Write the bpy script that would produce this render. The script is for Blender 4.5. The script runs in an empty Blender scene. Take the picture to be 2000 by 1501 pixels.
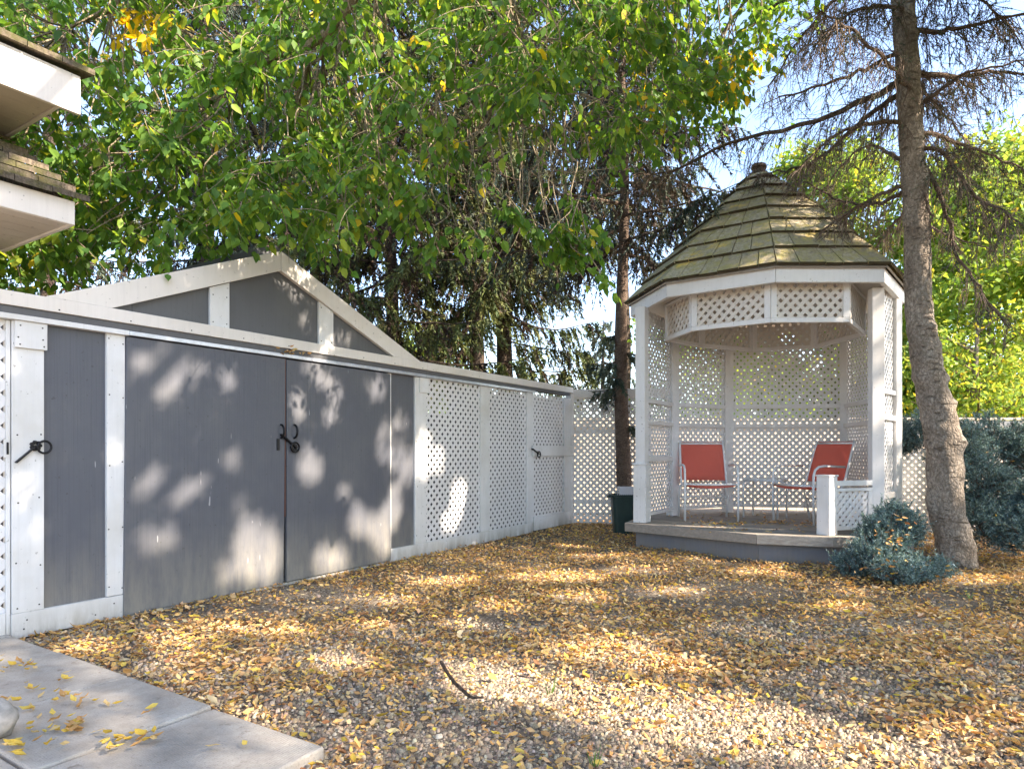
import bpy, math, random
import numpy as np
from mathutils import Vector, Matrix

random.seed(11)
rng = np.random.default_rng(11)
S = bpy.context.scene
COL = S.collection
R = math.radians

# ------------------------------------------------------------------ camera
F = 1280.0                      # focal length in pixels of a 2000 px wide frame
HZ = 877.0                      # row of the horizon in that frame
EYE = 1.1
cam = bpy.data.cameras.new('camera')
cam.lens = F / 2000 * 36
cam.sensor_width = 36
cam.shift_y = (HZ - 750.5) / 2000
cam.clip_start = 0.05
cam.clip_end = 2000
camo = bpy.data.objects.new('camera', cam)
COL.objects.link(camo)
camo.location = (0, 0, EYE)
camo.rotation_euler = (R(90), 0, 0)
S.camera = camo

# ------------------------------------------------------------------ world, sun, exposure
SUN_EL, SUN_AZ = 37.0, 111.0    # azimuth measured from +Y towards +X
w = bpy.data.worlds.new('World')
S.world = w
w.use_nodes = True
nt = w.node_tree
nt.nodes.clear()
sky = nt.nodes.new('ShaderNodeTexSky')
sky.sky_type = 'NISHITA'
sky.sun_disc = False
sky.sun_elevation = R(SUN_EL)
sky.sun_rotation = R(SUN_AZ)
sky.air_density = 1.0
sky.dust_density = 0.8
sky.ozone_density = 3.0
bg = nt.nodes.new('ShaderNodeBackground')
bg.inputs['Strength'].default_value = 0.15
wo = nt.nodes.new('ShaderNodeOutputWorld')
nt.links.new(sky.outputs[0], bg.inputs[0])
nt.links.new(bg.outputs[0], wo.inputs[0])
sd = bpy.data.lights.new('sun', 'SUN')
sd.energy = 4.2
sd.angle = R(0.8)
sd.color = (1.0, 0.93, 0.82)
so = bpy.data.objects.new('sun', sd)
COL.objects.link(so)
SUN = Vector((math.sin(R(SUN_AZ)) * math.cos(R(SUN_EL)), math.cos(R(SUN_AZ)) * math.cos(R(SUN_EL)), math.sin(R(SUN_EL))))
so.rotation_euler = SUN.to_track_quat('Z', 'Y').to_euler()
so.location = SUN * 30
S.view_settings.view_transform = 'Standard'
S.view_settings.look = 'None'
S.view_settings.gamma = 1
S.view_settings.use_curve_mapping = False
S.view_settings.exposure = 2.15
S.view_settings.use_white_balance = True
S.view_settings.white_balance_temperature = 7200
S.view_settings.white_balance_tint = 15
S.render.engine = 'CYCLES'
S.cycles.use_denoising = True
S.cycles.max_bounces = 8
S.cycles.transparent_max_bounces = 8
S.cycles.sample_clamp_indirect = 6

# ------------------------------------------------------------------ helpers: objects
ORG = {}

def tag(o, label=None, cat=None, group=None, kind=None):
    if label: o['label'] = label
    if cat: o['category'] = cat
    if group: o['group'] = group
    if kind: o['kind'] = kind
    return o

def thing(name, label, cat, loc=(0, 0, 0), rz=0.0, group=None):
    o = bpy.data.objects.new(name, None)
    COL.objects.link(o)
    o.empty_display_size = 0.2
    o.location = loc
    o.rotation_euler = (0, 0, rz)
    ORG[o] = Vector(loc)
    return tag(o, label, cat, group)

def link(name, me, mats, parent=None, center=None):
    """a mesh object; world-space centre given, parents are unrotated"""
    o = bpy.data.objects.new(name, me)
    COL.objects.link(o)
    for m in (mats if isinstance(mats, (list, tuple)) else [mats]):
        if m is not None and len(me.materials) < (len(mats) if isinstance(mats, (list, tuple)) else 1):
            me.materials.append(m)
    c = Vector(center) if center is not None else Vector((0, 0, 0))
    if parent is not None:
        o.parent = parent
        o.location = c - ORG.get(parent, Vector((0, 0, 0)))
    else:
        o.location = c
    ORG[o] = c
    return o

class MB:
    def __init__(s):
        s.v = []; s.f = []
    def add(s, vs, fs):
        n = len(s.v)
        s.v.extend([tuple(p) for p in vs])
        s.f.extend([tuple(i + n for i in q) for q in fs])
        return s
    def hexa(s, b, t):
        """two loops of equal count, bottom and top"""
        n = len(b)
        fs = [tuple(range(n - 1, -1, -1)), tuple(range(n, 2 * n))]
        fs += [(i, (i + 1) % n, n + (i + 1) % n, n + i) for i in range(n)]
        return s.add(list(b) + list(t), fs)
    def box(s, c, d, rz=0.0):
        x, y, z = c; a, b, e = d[0] / 2, d[1] / 2, d[2] / 2
        cs, sn = math.cos(rz), math.sin(rz)
        P = [(x + u * a * cs - v * b * sn, y + u * a * sn + v * b * cs) for u, v in ((-1, -1), (1, -1), (1, 1), (-1, 1))]
        return s.hexa([(p[0], p[1], z - e) for p in P], [(p[0], p[1], z + e) for p in P])
    def prism(s, poly, z0, z1):
        return s.hexa([(p[0], p[1], z0) for p in poly], [(p[0], p[1], z1) for p in poly])
    def beam(s, p0, p1, wd, ht, up=(0, 0, 1)):
        p0, p1 = Vector(p0), Vector(p1)
        d = (p1 - p0).normalized(); u = Vector(up)
        sd_ = d.cross(u).normalized(); u = sd_.cross(d).normalized()
        q = [(-1, -1), (1, -1), (1, 1), (-1, 1)]
        L0 = [p0 + sd_ * (a * wd / 2) + u * (b * ht / 2) for a, b in q]
        L1 = [p1 + sd_ * (a * wd / 2) + u * (b * ht / 2) for a, b in q]
        return s.hexa(L0, L1)
    def tube(s, pts, rad, n=8, cap=True):
        pts = [Vector(p) for p in pts]
        if not isinstance(rad, (list, tuple, np.ndarray)): rad = [rad] * len(pts)
        base = len(s.v); prev = None
        for i, p in enumerate(pts):
            t = (pts[min(i + 1, len(pts) - 1)] - pts[max(i - 1, 0)])
            if t.length < 1e-9: t = Vector((0, 0, 1))
            t.normalize()
            if prev is None:
                a = Vector((1, 0, 0)) if abs(t.x) < 0.8 else Vector((0, 1, 0))
                nx = (a - t * a.dot(t)).normalized()
            else:
                nx = (prev - t * prev.dot(t))
                nx = nx.normalized() if nx.length > 1e-6 else Vector((1, 0, 0))
            prev = nx; ny = t.cross(nx)
            for k in range(n):
                an = 2 * math.pi * k / n
                s.v.append(tuple(p + (nx * math.cos(an) + ny * math.sin(an)) * rad[i]))
        for i in range(len(pts) - 1):
            for k in range(n):
                a = base + i * n + k; b = base + i * n + (k + 1) % n
                s.f.append((a, b, b + n, a + n))
        if cap:
            s.f.append(tuple(base + k for k in range(n - 1, -1, -1)))
            s.f.append(tuple(base + (len(pts) - 1) * n + k for k in range(n)))
        return s
    def build(s, name, mat, parent=None, smooth=False, bevel=0.0, local=False):
        V = np.array(s.v, dtype=float)
        c = Vector((0, 0, 0)) if local else Vector(((V.max(0) + V.min(0)) / 2).tolist())
        me = bpy.data.meshes.new(name)
        me.from_pydata([(p[0] - c.x, p[1] - c.y, p[2] - c.z) for p in s.v], [], s.f)
        me.update()
        if smooth:
            me.polygons.foreach_set('use_smooth', [True] * len(me.polygons))
        if local:
            o = bpy.data.objects.new(name, me); COL.objects.link(o); me.materials.append(mat)
            if parent is not None: o.parent = parent
        else:
            o = link(name, me, mat, parent, c)
        if bevel > 0:
            m = o.modifiers.new('soft_edges', 'BEVEL')
            m.width = bevel; m.segments = 2; m.limit_method = 'ANGLE'; m.angle_limit = R(40)
        return o

def np_mesh(name, V, faces, mat, parent=None, tint=None, smooth=False):
    """V (n,3), faces (m,k) all with k corners, one colour per vertex"""
    V = np.asarray(V, dtype=np.float32); faces = np.asarray(faces, dtype=np.int32)
    me = bpy.data.meshes.new(name)
    m, k = faces.shape
    me.vertices.add(len(V)); me.vertices.foreach_set('co', V.ravel())
    me.loops.add(m * k); me.loops.foreach_set('vertex_index', faces.ravel())
    me.polygons.add(m)
    me.polygons.foreach_set('loop_start', np.arange(0, m * k, k, dtype=np.int32))
    try:
        me.polygons.foreach_set('loop_total', np.full(m, k, dtype=np.int32))
    except Exception:
        pass
    me.update(calc_edges=True)
    if smooth:
        me.polygons.foreach_set('use_smooth', np.ones(m, dtype=bool))
    if tint is not None:
        a = me.color_attributes.new('tint', 'FLOAT_COLOR', 'POINT')
        c = np.ones((len(V), 4), dtype=np.float32); c[:, :3] = tint
        a.data.foreach_set('color', c.ravel())
    c0 = Vector((0, 0, 0))
    if parent is not None:
        c0 = ORG.get(parent, c0)
        V2 = V - np.array(c0, dtype=np.float32)
        me.vertices.foreach_set('co', V2.ravel().astype(np.float32)); me.update()
    return link(name, me, mat, parent, c0)

# ------------------------------------------------------------------ helpers: materials
def newmat(name):
    m = bpy.data.materials.new(name); m.use_nodes = True
    t = m.node_tree; t.nodes.clear()
    out = t.nodes.new('ShaderNodeOutputMaterial')
    return m, t, out

def N(t, typ, **kw):
    n = t.nodes.new(typ)
    for k, v in kw.items():
        if k.startswith('i_'):
            n.inputs[k[2:].replace('_', ' ')].default_value = v
        else:
            setattr(n, k, v)
    return n

def noise(t, vec, scale, detail=4, rough=0.55, dim=None):
    n = N(t, 'ShaderNodeTexNoise')
    n.inputs['Scale'].default_value = scale; n.inputs['Detail'].default_value = detail; n.inputs['Roughness'].default_value = rough
    if vec is not None: t.links.new(vec, n.inputs['Vector'])
    return n.outputs['Fac']

def coords(t, scale=(1, 1, 1), kind='Object', rot=(0, 0, 0)):
    tc = N(t, 'ShaderNodeTexCoord'); mp = N(t, 'ShaderNodeMapping')
    mp.inputs['Scale'].default_value = scale; mp.inputs['Rotation'].default_value = rot
    t.links.new(tc.outputs[kind], mp.inputs['Vector'])
    return mp.outputs[0]

def wcoords(t, scale=(1, 1, 1)):
    g = N(t, 'ShaderNodeNewGeometry'); mp = N(t, 'ShaderNodeMapping')
    mp.inputs['Scale'].default_value = scale
    t.links.new(g.outputs['Position'], mp.inputs['Vector'])
    return mp.outputs[0]

def ramp(t, fac, stops):
    r = N(t, 'ShaderNodeValToRGB'); e = r.color_ramp.elements
    while len(e) < len(stops): e.new(0.5)
    for i, (p, c) in enumerate(stops):
        e[i].position = p; e[i].color = (*c, 1) if len(c) == 3 else c
    t.links.new(fac, r.inputs[0])
    return r.outputs[0]

def mix(t, fac, a, b, mode='MIX'):
    n = N(t, 'ShaderNodeMix', data_type='RGBA', blend_type=mode)
    for key, v in ((0, fac), (6, a), (7, b)):
        if hasattr(v, 'links') or hasattr(v, 'is_linked'): t.links.new(v, n.inputs[key])
        else: n.inputs[key].default_value = v if key == 0 else (*v, 1)
    return n.outputs[2]

def bump(t, h, strength=0.3, dist=0.01):
    b = N(t, 'ShaderNodeBump'); b.inputs['Strength'].default_value = strength; b.inputs['Distance'].default_value = dist
    t.links.new(h, b.inputs['Height'])
    return b.outputs[0]

def principled(t, out, col=None, rough=0.6, normal=None, spec=0.3, metal=0.0):
    p = N(t, 'ShaderNodeBsdfPrincipled')
    if col is not None:
        if hasattr(col, 'is_linked'): t.links.new(col, p.inputs['Base Color'])
        else: p.inputs['Base Color'].default_value = (*col, 1)
    if hasattr(rough, 'is_linked'): t.links.new(rough, p.inputs['Roughness'])
    else: p.inputs['Roughness'].default_value = rough
    p.inputs['Specular IOR Level'].default_value = spec
    p.inputs['Metallic'].default_value = metal
    if normal is not None: t.links.new(normal, p.inputs['Normal'])
    if out is not None: t.links.new(p.outputs[0], out.inputs[0])
    return p

def paint(name, base, dirt, grain=(26, 26, 1.2), amount=0.5, rough=0.55, relief=0.25, low_dirt=None):
    m, t, out = newmat(name)
    v = wcoords(t)
    big = noise(t, v, 2.3, 5, 0.6)
    vg = wcoords(t, grain)
    gr = noise(t, vg, 1.6, 5, 0.65)
    sp = noise(t, v, 38, 2, 0.5)
    c = mix(t, ramp(t, big, [(0.42, (0, 0, 0)), (0.75, (amount,) * 3)]), base, dirt)
    c = mix(t, ramp(t, gr, [(0.48, (0, 0, 0)), (0.72, (amount * 0.8,) * 3)]), c, tuple(x * 0.80 for x in base))
    c = mix(t, ramp(t, sp, [(0.69, (0, 0, 0)), (0.75, (0.65,) * 3)]), c, tuple(x * 0.45 for x in dirt))
    if low_dirt:
        g = N(t, 'ShaderNodeNewGeometry'); sx = N(t, 'ShaderNodeSeparateXYZ')
        t.links.new(g.outputs['Position'], sx.inputs[0])
        mr = N(t, 'ShaderNodeMapRange'); mr.inputs[1].default_value = 0.0; mr.inputs[2].default_value = low_dirt[1]
        mr.inputs[3].default_value = 1.0; mr.inputs[4].default_value = 0.0
        t.links.new(sx.outputs[2], mr.inputs[0])
        mu = N(t, 'ShaderNodeMath', operation='MULTIPLY'); t.links.new(mr.outputs[0], mu.inputs[0])
        t.links.new(ramp(t, noise(t, wcoords(t, (9, 9, 2.0)), 1.0, 6, 0.7), [(0.3, (0, 0, 0)), (0.62, (1, 1, 1))]), mu.inputs[1])
        c = mix(t, mu.outputs[0], c, low_dirt[0])
    if low_dirt and low_dirt[1] > .3:      # old white drips and scratches
        dr = noise(t, wcoords(t, (34, 34, 4.5)), 1.0, 2, 0.5)
        c = mix(t, ramp(t, dr, [(0.765, (0, 0, 0)), (0.785, (0.6,) * 3)]), c, (0.5, 0.5, 0.5))
    nb = bump(t, gr, relief, 0.004)
    principled(t, out, c, ramp(t, big, [(0.3, (rough - 0.1,) * 3), (0.7, (rough + 0.15,) * 3)]), nb, 0.3)
    return m

def leafmat(name, trans=0.38, rough=0.45, gain=1.5, spec=0.35):
    m, t, out = newmat(name)
    a = N(t, 'ShaderNodeAttribute', attribute_name='tint')
    p = principled(t, None, a.outputs['Color'], rough, None, spec)
    tr = N(t, 'ShaderNodeBsdfTranslucent')
    gm = N(t, 'ShaderNodeMix', data_type='RGBA', blend_type='MULTIPLY'); gm.inputs[0].default_value = 1
    t.links.new(a.outputs['Color'], gm.inputs[6]); gm.inputs[7].default_value = (gain * 1.15, gain, gain * 0.45, 1)
    t.links.new(gm.outputs[2], tr.inputs[0])
    ms = N(t, 'ShaderNodeMixShader'); ms.inputs[0].default_value = trans
    t.links.new(p.outputs[0], ms.inputs[1]); t.links.new(tr.outputs[0], ms.inputs[2])
    t.links.new(ms.outputs[0], out.inputs[0])
    return m

def barkmat(name, c0, c1, c2, scale=1.0, ring=7.0, relief=0.8, moss=None):
    m, t, out = newmat(name)
    big = noise(t, wcoords(t, (5 * scale, 5 * scale, ring * 0.6 * scale)), 1.3, 6, 0.7)
    fine = noise(t, wcoords(t, (38 * scale, 38 * scale, 6 * ring * scale)), 1.2, 5, 0.7)
    dash = noise(t, wcoords(t, (9 * scale, 9 * scale, 6.5 * ring * scale)), 1.0, 3, 0.55)
    vo = N(t, 'ShaderNodeTexVoronoi', feature='DISTANCE_TO_EDGE'); vo.inputs['Scale'].default_value = 1.0
    nz = N(t, 'ShaderNodeTexNoise'); nz.inputs['Scale'].default_value = 22; t.links.new(wcoords(t), nz.inputs['Vector'])
    t.links.new(mix(t, 0.12, wcoords(t, (30 * scale, 30 * scale, 4.5 * ring * scale)), nz.outputs['Color'], 'ADD'), vo.inputs['Vector'])
    c = ramp(t, big, [(0.32, c0), (0.52, c1), (0.70, c2)])
    c = mix(t, ramp(t, fine, [(0.38, (0.75,) * 3), (0.60, (0, 0, 0))]), c, tuple(x * 0.55 for x in c0))
    c = mix(t, ramp(t, dash, [(0.60, (0, 0, 0)), (0.66, (0.8,) * 3)]), c, tuple(x * 0.42 for x in c0))
    c = mix(t, ramp(t, vo.outputs['Distance'], [(0.0, (0.45,) * 3), (0.10, (0, 0, 0))]), c, tuple(x * 0.5 for x in c0))
    ad = N(t, 'ShaderNodeMath', operation='ADD'); t.links.new(fine, ad.inputs[0])
    t.links.new(ramp(t, vo.outputs['Distance'], [(0, (0, 0, 0)), (0.2, (0.5,) * 3)]), ad.inputs[1])
    sb = N(t, 'ShaderNodeMath', operation='SUBTRACT'); t.links.new(ad.outputs[0], sb.inputs[0]); t.links.new(ramp(t, dash, [(0.58, (0, 0, 0)), (0.68, (0.8,) * 3)]), sb.inputs[1])
    principled(t, out, c, 0.9, bump(t, sb.outputs[0], relief, 0.015), 0.15)
    return m

def plain(name, col, rough=0.5, spec=0.3, metal=0.0, var=0.25, vs=12):
    m, t, out = newmat(name)
    n = noise(t, wcoords(t), vs, 5, 0.6)
    c = mix(t, ramp(t, n, [(0.35, (0, 0, 0)), (0.7, (1, 1, 1))]), col, tuple(x * (1 - var) for x in col))
    principled(t, out, c, rough, bump(t, n, 0.1, 0.003), spec, metal)
    return m

M = {}
M['white'] = paint('white_paint', (0.72, 0.715, 0.70), (0.50, 0.47, 0.40), amount=0.55, low_dirt=((0.36, 0.33, 0.27), 0.16))
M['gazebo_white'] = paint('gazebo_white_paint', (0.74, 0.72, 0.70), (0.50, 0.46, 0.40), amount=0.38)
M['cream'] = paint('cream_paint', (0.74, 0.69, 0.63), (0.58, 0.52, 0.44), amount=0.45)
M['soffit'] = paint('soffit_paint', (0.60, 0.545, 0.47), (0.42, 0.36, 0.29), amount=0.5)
M['lattice'] = paint('lattice_paint', (0.73, 0.715, 0.70), (0.55, 0.51, 0.46), amount=0.3, relief=0.1)
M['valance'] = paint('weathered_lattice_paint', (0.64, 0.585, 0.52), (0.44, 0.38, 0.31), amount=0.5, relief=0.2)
M['slate'] = paint('slate_grey_paint', (0.098, 0.104, 0.122), (0.145, 0.147, 0.15), grain=(70, 70, 0.9), amount=0.8, rough=0.5, relief=0.55,
                   low_dirt=((0.25, 0.235, 0.20), 0.55))
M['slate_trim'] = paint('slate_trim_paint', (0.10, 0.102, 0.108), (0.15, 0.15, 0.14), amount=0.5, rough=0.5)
M['skirt'] = paint('blue_grey_skirt_paint', (0.15, 0.165, 0.195), (0.24, 0.23, 0.21), amount=0.6, rough=0.6, low_dirt=((0.2, 0.17, 0.13), 0.12))
M['metal_trim'] = plain('galvanised_trim', (0.50, 0.53, 0.58), 0.35, 0.5, 0.5)
M['iron'] = plain('black_iron', (0.018, 0.018, 0.02), 0.45, 0.5, 0.6)
M['nail'] = plain('dark_nail', (0.06, 0.055, 0.05), 0.6)
M['rust_wood'] = plain('bare_red_wood', (0.22, 0.10, 0.07), 0.8)
M['dark'] = plain('dark_boards', (0.03, 0.03, 0.032), 0.9)
M['behind'] = paint('dark_stained_boards', (0.045, 0.047, 0.05), (0.07, 0.068, 0.062), amount=0.5)
M['tan'] = paint('tan_fence_stain', (0.70, 0.60, 0.48), (0.55, 0.44, 0.32), amount=0.5)
M['frame'] = plain('white_powder_coat', (0.72, 0.72, 0.71), 0.35, 0.5, 0, 0.08)
M['bin'] = plain('dark_green_plastic', (0.022, 0.05, 0.045), 0.45, 0.4)
M['basket'] = plain('white_plastic', (0.68, 0.67, 0.70), 0.4, 0.4, 0, 0.06)
M['wire'] = plain('black_cable', (0.05, 0.05, 0.055), 0.7)
M['bark_spruce'] = barkmat('spruce_bark', (0.20, 0.16, 0.125), (0.34, 0.285, 0.23), (0.47, 0.41, 0.345), 1.0, 4.5, 0.7)
M['bark_far'] = barkmat('dark_spruce_bark', (0.06, 0.046, 0.036), (0.12, 0.09, 0.068), (0.19, 0.15, 0.115), 0.9, 6.0, 0.9)
M['bark_mid'] = barkmat('brown_spruce_bark', (0.13, 0.092, 0.07), (0.23, 0.165, 0.125), (0.33, 0.255, 0.20), 1.2, 10.0, 0.9)
M['bark_leafy'] = barkmat('grey_branch_bark', (0.20, 0.155, 0.10), (0.31, 0.25, 0.17), (0.42, 0.35, 0.25), 1.6, 3.0, 0.5)
M['twig_dead'] = plain('dead_twig', (0.20, 0.15, 0.118), 0.9, 0.1, 0, 0.5)
M['leaf'] = leafmat('broad_leaf', 0.50, 0.5, 1.85, 0.25)
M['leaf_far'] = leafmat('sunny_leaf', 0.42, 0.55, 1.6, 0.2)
M['needle'] = leafmat('spruce_needle', 0.10, 0.6, 1.0, 0.2)
M['litter'] = leafmat('fallen_leaf', 0.15, 0.7, 1.0, 0.15)

def slingmat():
    m, t, out = newmat('red_sling_fabric')
    v = coords(t, (260, 260, 260))
    ck = N(t, 'ShaderNodeTexChecker'); ck.inputs['Scale'].default_value = 1.0; t.links.new(v, ck.inputs['Vector'])
    n = noise(t, wcoords(t), 6, 4)
    c = mix(t, ramp(t, n, [(0.3, (0, 0, 0)), (0.75, (0.5,) * 3)]), (0.86, 0.225, 0.165), (0.76, 0.22, 0.17))
    p = principled(t, None, c, 0.75, bump(t, ck.outputs['Fac'], 0.2, 0.001), 0.2)
    tr = N(t, 'ShaderNodeBsdfTranslucent'); tr.inputs[0].default_value = (0.85, 0.24, 0.17, 1)
    tp = N(t, 'ShaderNodeBsdfTransparent')
    a = N(t, 'ShaderNodeMixShader'); a.inputs[0].default_value = 0.48
    b = N(t, 'ShaderNodeMixShader'); b.inputs[0].default_value = 0.14
    t.links.new(p.outputs[0], a.inputs[1]); t.links.new(tr.outputs[0], a.inputs[2])
    t.links.new(a.outputs[0], b.inputs[1]); t.links.new(tp.outputs[0], b.inputs[2])
    t.links.new(b.outputs[0], out.inputs[0])
    return m
M['sling'] = slingmat()

def shinglemat(name, c0, c1, moss):
    m, t, out = newmat(name)
    oi = N(t, 'ShaderNodeObjectInfo')
    g = noise(t, wcoords(t, (3, 3, 3)), 4, 6, 0.65)
    gr = noise(t, coords(t, (30, 30, 22)), 1.3, 5, 0.8)
    c = mix(t, oi.outputs['Random'], c0, c1)
    c = mix(t, ramp(t, gr, [(0.42, (0, 0, 0)), (0.64, (0.9,) * 3)]), c, tuple(x * 0.36 for x in c0))
    mo = ramp(t, g, [(0.44, (0, 0, 0)), (0.62, (0.85,) * 3)])
    c = mix(t, mo, c, moss)
    ye = ramp(t, noise(t, wcoords(t), 3.1, 5, 0.7), [(0.60, (0, 0, 0)), (0.72, (0.7,) * 3)])
    c = mix(t, ye, c, (moss[0] * 2.2, moss[1] * 1.7, moss[2] * 0.9))
    hv = N(t, 'ShaderNodeMath', operation='ADD'); t.links.new(gr, hv.inputs[0]); t.links.new(g, hv.inputs[1])
    principled(t, out, c, 0.95, bump(t, hv.outputs[0], 0.6, 0.012), 0.1)
    return m
M['shingle'] = shinglemat('mossy_cedar_shingle', (0.56, 0.48, 0.34), (0.36, 0.305, 0.21), (0.36, 0.31, 0.12))
M['shingle_butt_shade'] = plain('shaded_shingle_butt', (0.085, 0.07, 0.042), 0.95, 0.1, 0, .4)  # dark butt colour, paints in the shadow line under each course
M['house_shingle'] = shinglemat('dark_house_shingle', (0.13, 0.105, 0.08), (0.20, 0.16, 0.12), (0.09, 0.085, 0.035))

def woodmat(name, c0, c1, axis=(1.5, 22, 22)):
    m, t, out = newmat(name)
    oi = N(t, 'ShaderNodeObjectInfo')
    g = noise(t, coords(t, axis), 1.8, 6, 0.65)
    c = ramp(t, g, [(0.3, c0), (0.7, c1)])
    c = mix(t, ramp(t, oi.outputs['Random'], [(0, (0, 0, 0)), (1, (0.45,) * 3)]), c, tuple(x * 0.6 for x in c0))
    principled(t, out, c, 0.85, bump(t, g, 0.5, 0.006), 0.15)
    return m
M['deck'] = woodmat('weathered_deck_wood', (0.28, 0.245, 0.205), (0.46, 0.41, 0.35))

def concretemat():
    m, t, out = newmat('concrete_slab')
    oi = N(t, 'ShaderNodeObjectInfo')
    v = coords(t)
    b = noise(t, wcoords(t), 3.2, 6, 0.65)
    s = noise(t, v, 150, 2, 0.5)
    c = ramp(t, b, [(0.3, (0.33, 0.30, 0.26)), (0.7, (0.50, 0.465, 0.41))])
    c = mix(t, ramp(t, noise(t, wcoords(t), 1.1, 7, 0.75), [(0.46, (0, 0, 0)), (0.66, (0.75,) * 3)]), c, (0.215, 0.19, 0.16))
    c = mix(t, ramp(t, s, [(0.55, (0, 0, 0)), (0.72, (0.6,) * 3)]), c, (0.2, 0.19, 0.18))
    c = mix(t, ramp(t, noise(t, wcoords(t), 17, 4, 0.7), [(0.62, (0, 0, 0)), (0.70, (0.6,) * 3)]), c, (0.16, 0.13, 0.10))
    wv = N(t, 'ShaderNodeTexWave', wave_type='BANDS', bands_direction='X'); wv.inputs['Scale'].default_value = 26; wv.inputs['Distortion'].default_value = 0.6
    t.links.new(coords(t, (1, 1, 1), 'Object', (0, 0, R(24))), wv.inputs['Vector'])
    ad = N(t, 'ShaderNodeMath', operation='ADD'); t.links.new(s, ad.inputs[0]); t.links.new(wv.outputs['Fac'], ad.inputs[1])
    principled(t, out, c, 0.9, bump(t, ad.outputs[0], 0.35, 0.004), 0.2)
    return m
M['concrete'] = concretemat()

def groundmat():
    m, t, out = newmat('gravel_ground')
    v = wcoords(t)
    vo = N(t, 'ShaderNodeTexVoronoi'); vo.inputs['Scale'].default_value = 85; t.links.new(v, vo.inputs['Vector'])
    ve = N(t, 'ShaderNodeTexVoronoi', feature='DISTANCE_TO_EDGE'); ve.inputs['Scale'].default_value = 85; t.links.new(v, ve.inputs['Vector'])
    sx = N(t, 'ShaderNodeSeparateColor'); t.links.new(vo.outputs['Color'], sx.inputs[0])
    c = ramp(t, sx.outputs[0], [(0.0, (0.13, 0.10, 0.075)), (0.4, (0.26, 0.205, 0.15)), (0.75, (0.38, 0.31, 0.23)), (1, (0.48, 0.41, 0.32))])
    c = mix(t, ramp(t, ve.outputs['Distance'], [(0.0, (0.9,) * 3), (0.12, (0, 0, 0))]), c, (0.055, 0.045, 0.036))
    big = noise(t, v, 0.9, 5, 0.6)
    c = mix(t, ramp(t, big, [(0.42, (0, 0, 0)), (0.62, (0.7,) * 3)]), c, (0.075, 0.060, 0.047))
    principled(t, out, c, 0.95, bump(t, ve.outputs['Distance'], 0.6, 0.012), 0.1)
    return m
M['ground'] = groundmat()

def pebblemat():
    m, t, out = newmat('gravel_stone')
    a = N(t, 'ShaderNodeAttribute', attribute_name='tint')
    n = noise(t, wcoords(t), 160, 3, 0.6)
    c = mix(t, ramp(t, n, [(0.35, (0, 0, 0)), (0.7, (0.5,) * 3)]), a.outputs['Color'], (0.12, 0.10, 0.085))
    principled(t, out, c, 0.85, bump(t, n, 0.3, 0.002), 0.2)
    return m
M['pebble'] = pebblemat()

# ------------------------------------------------------------------ layout of the yard
TA = 818.0 / F                              # the shed front runs off at this slope (x per y)
U = Vector((TA, 1.0, 0)).normalized()       # along the shed front, away from the viewer
NF = Vector((U.y, -U.x, 0))                 # out of the shed front, into the yard
O0 = Vector((TA * 6.4534 - 5.335, 6.4534, 0))

def yd(px):                                 # distance along the shed front
    y = 5.335 / (TA - (px - 1000) / F)
    return (y - 6.4534) / U.y

def FP(t, h, off=0.0):
    return O0 + U * t + NF * off + Vector((0, 0, h))

def gpt(px, py, h=0.0):                     # a point of the ground (or of a level h above it)
    y = F * (EYE - h) / (py - HZ)
    return Vector(((px - 1000) / F * y, y, h))

def fbox(mb, t0, t1, h0, h1, o0, o1, sk=0.0):
    b = [FP(t0, h0, o0), FP(t0, h0, o1), FP(t1, h0, o1), FP(t1, h0, o0)]
    tp = [FP(t0, h1, o0), FP(t0, h1, o1), FP(t1, h1, o1), FP(t1, h1, o0)]
    return mb.hexa(b, tp)

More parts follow.
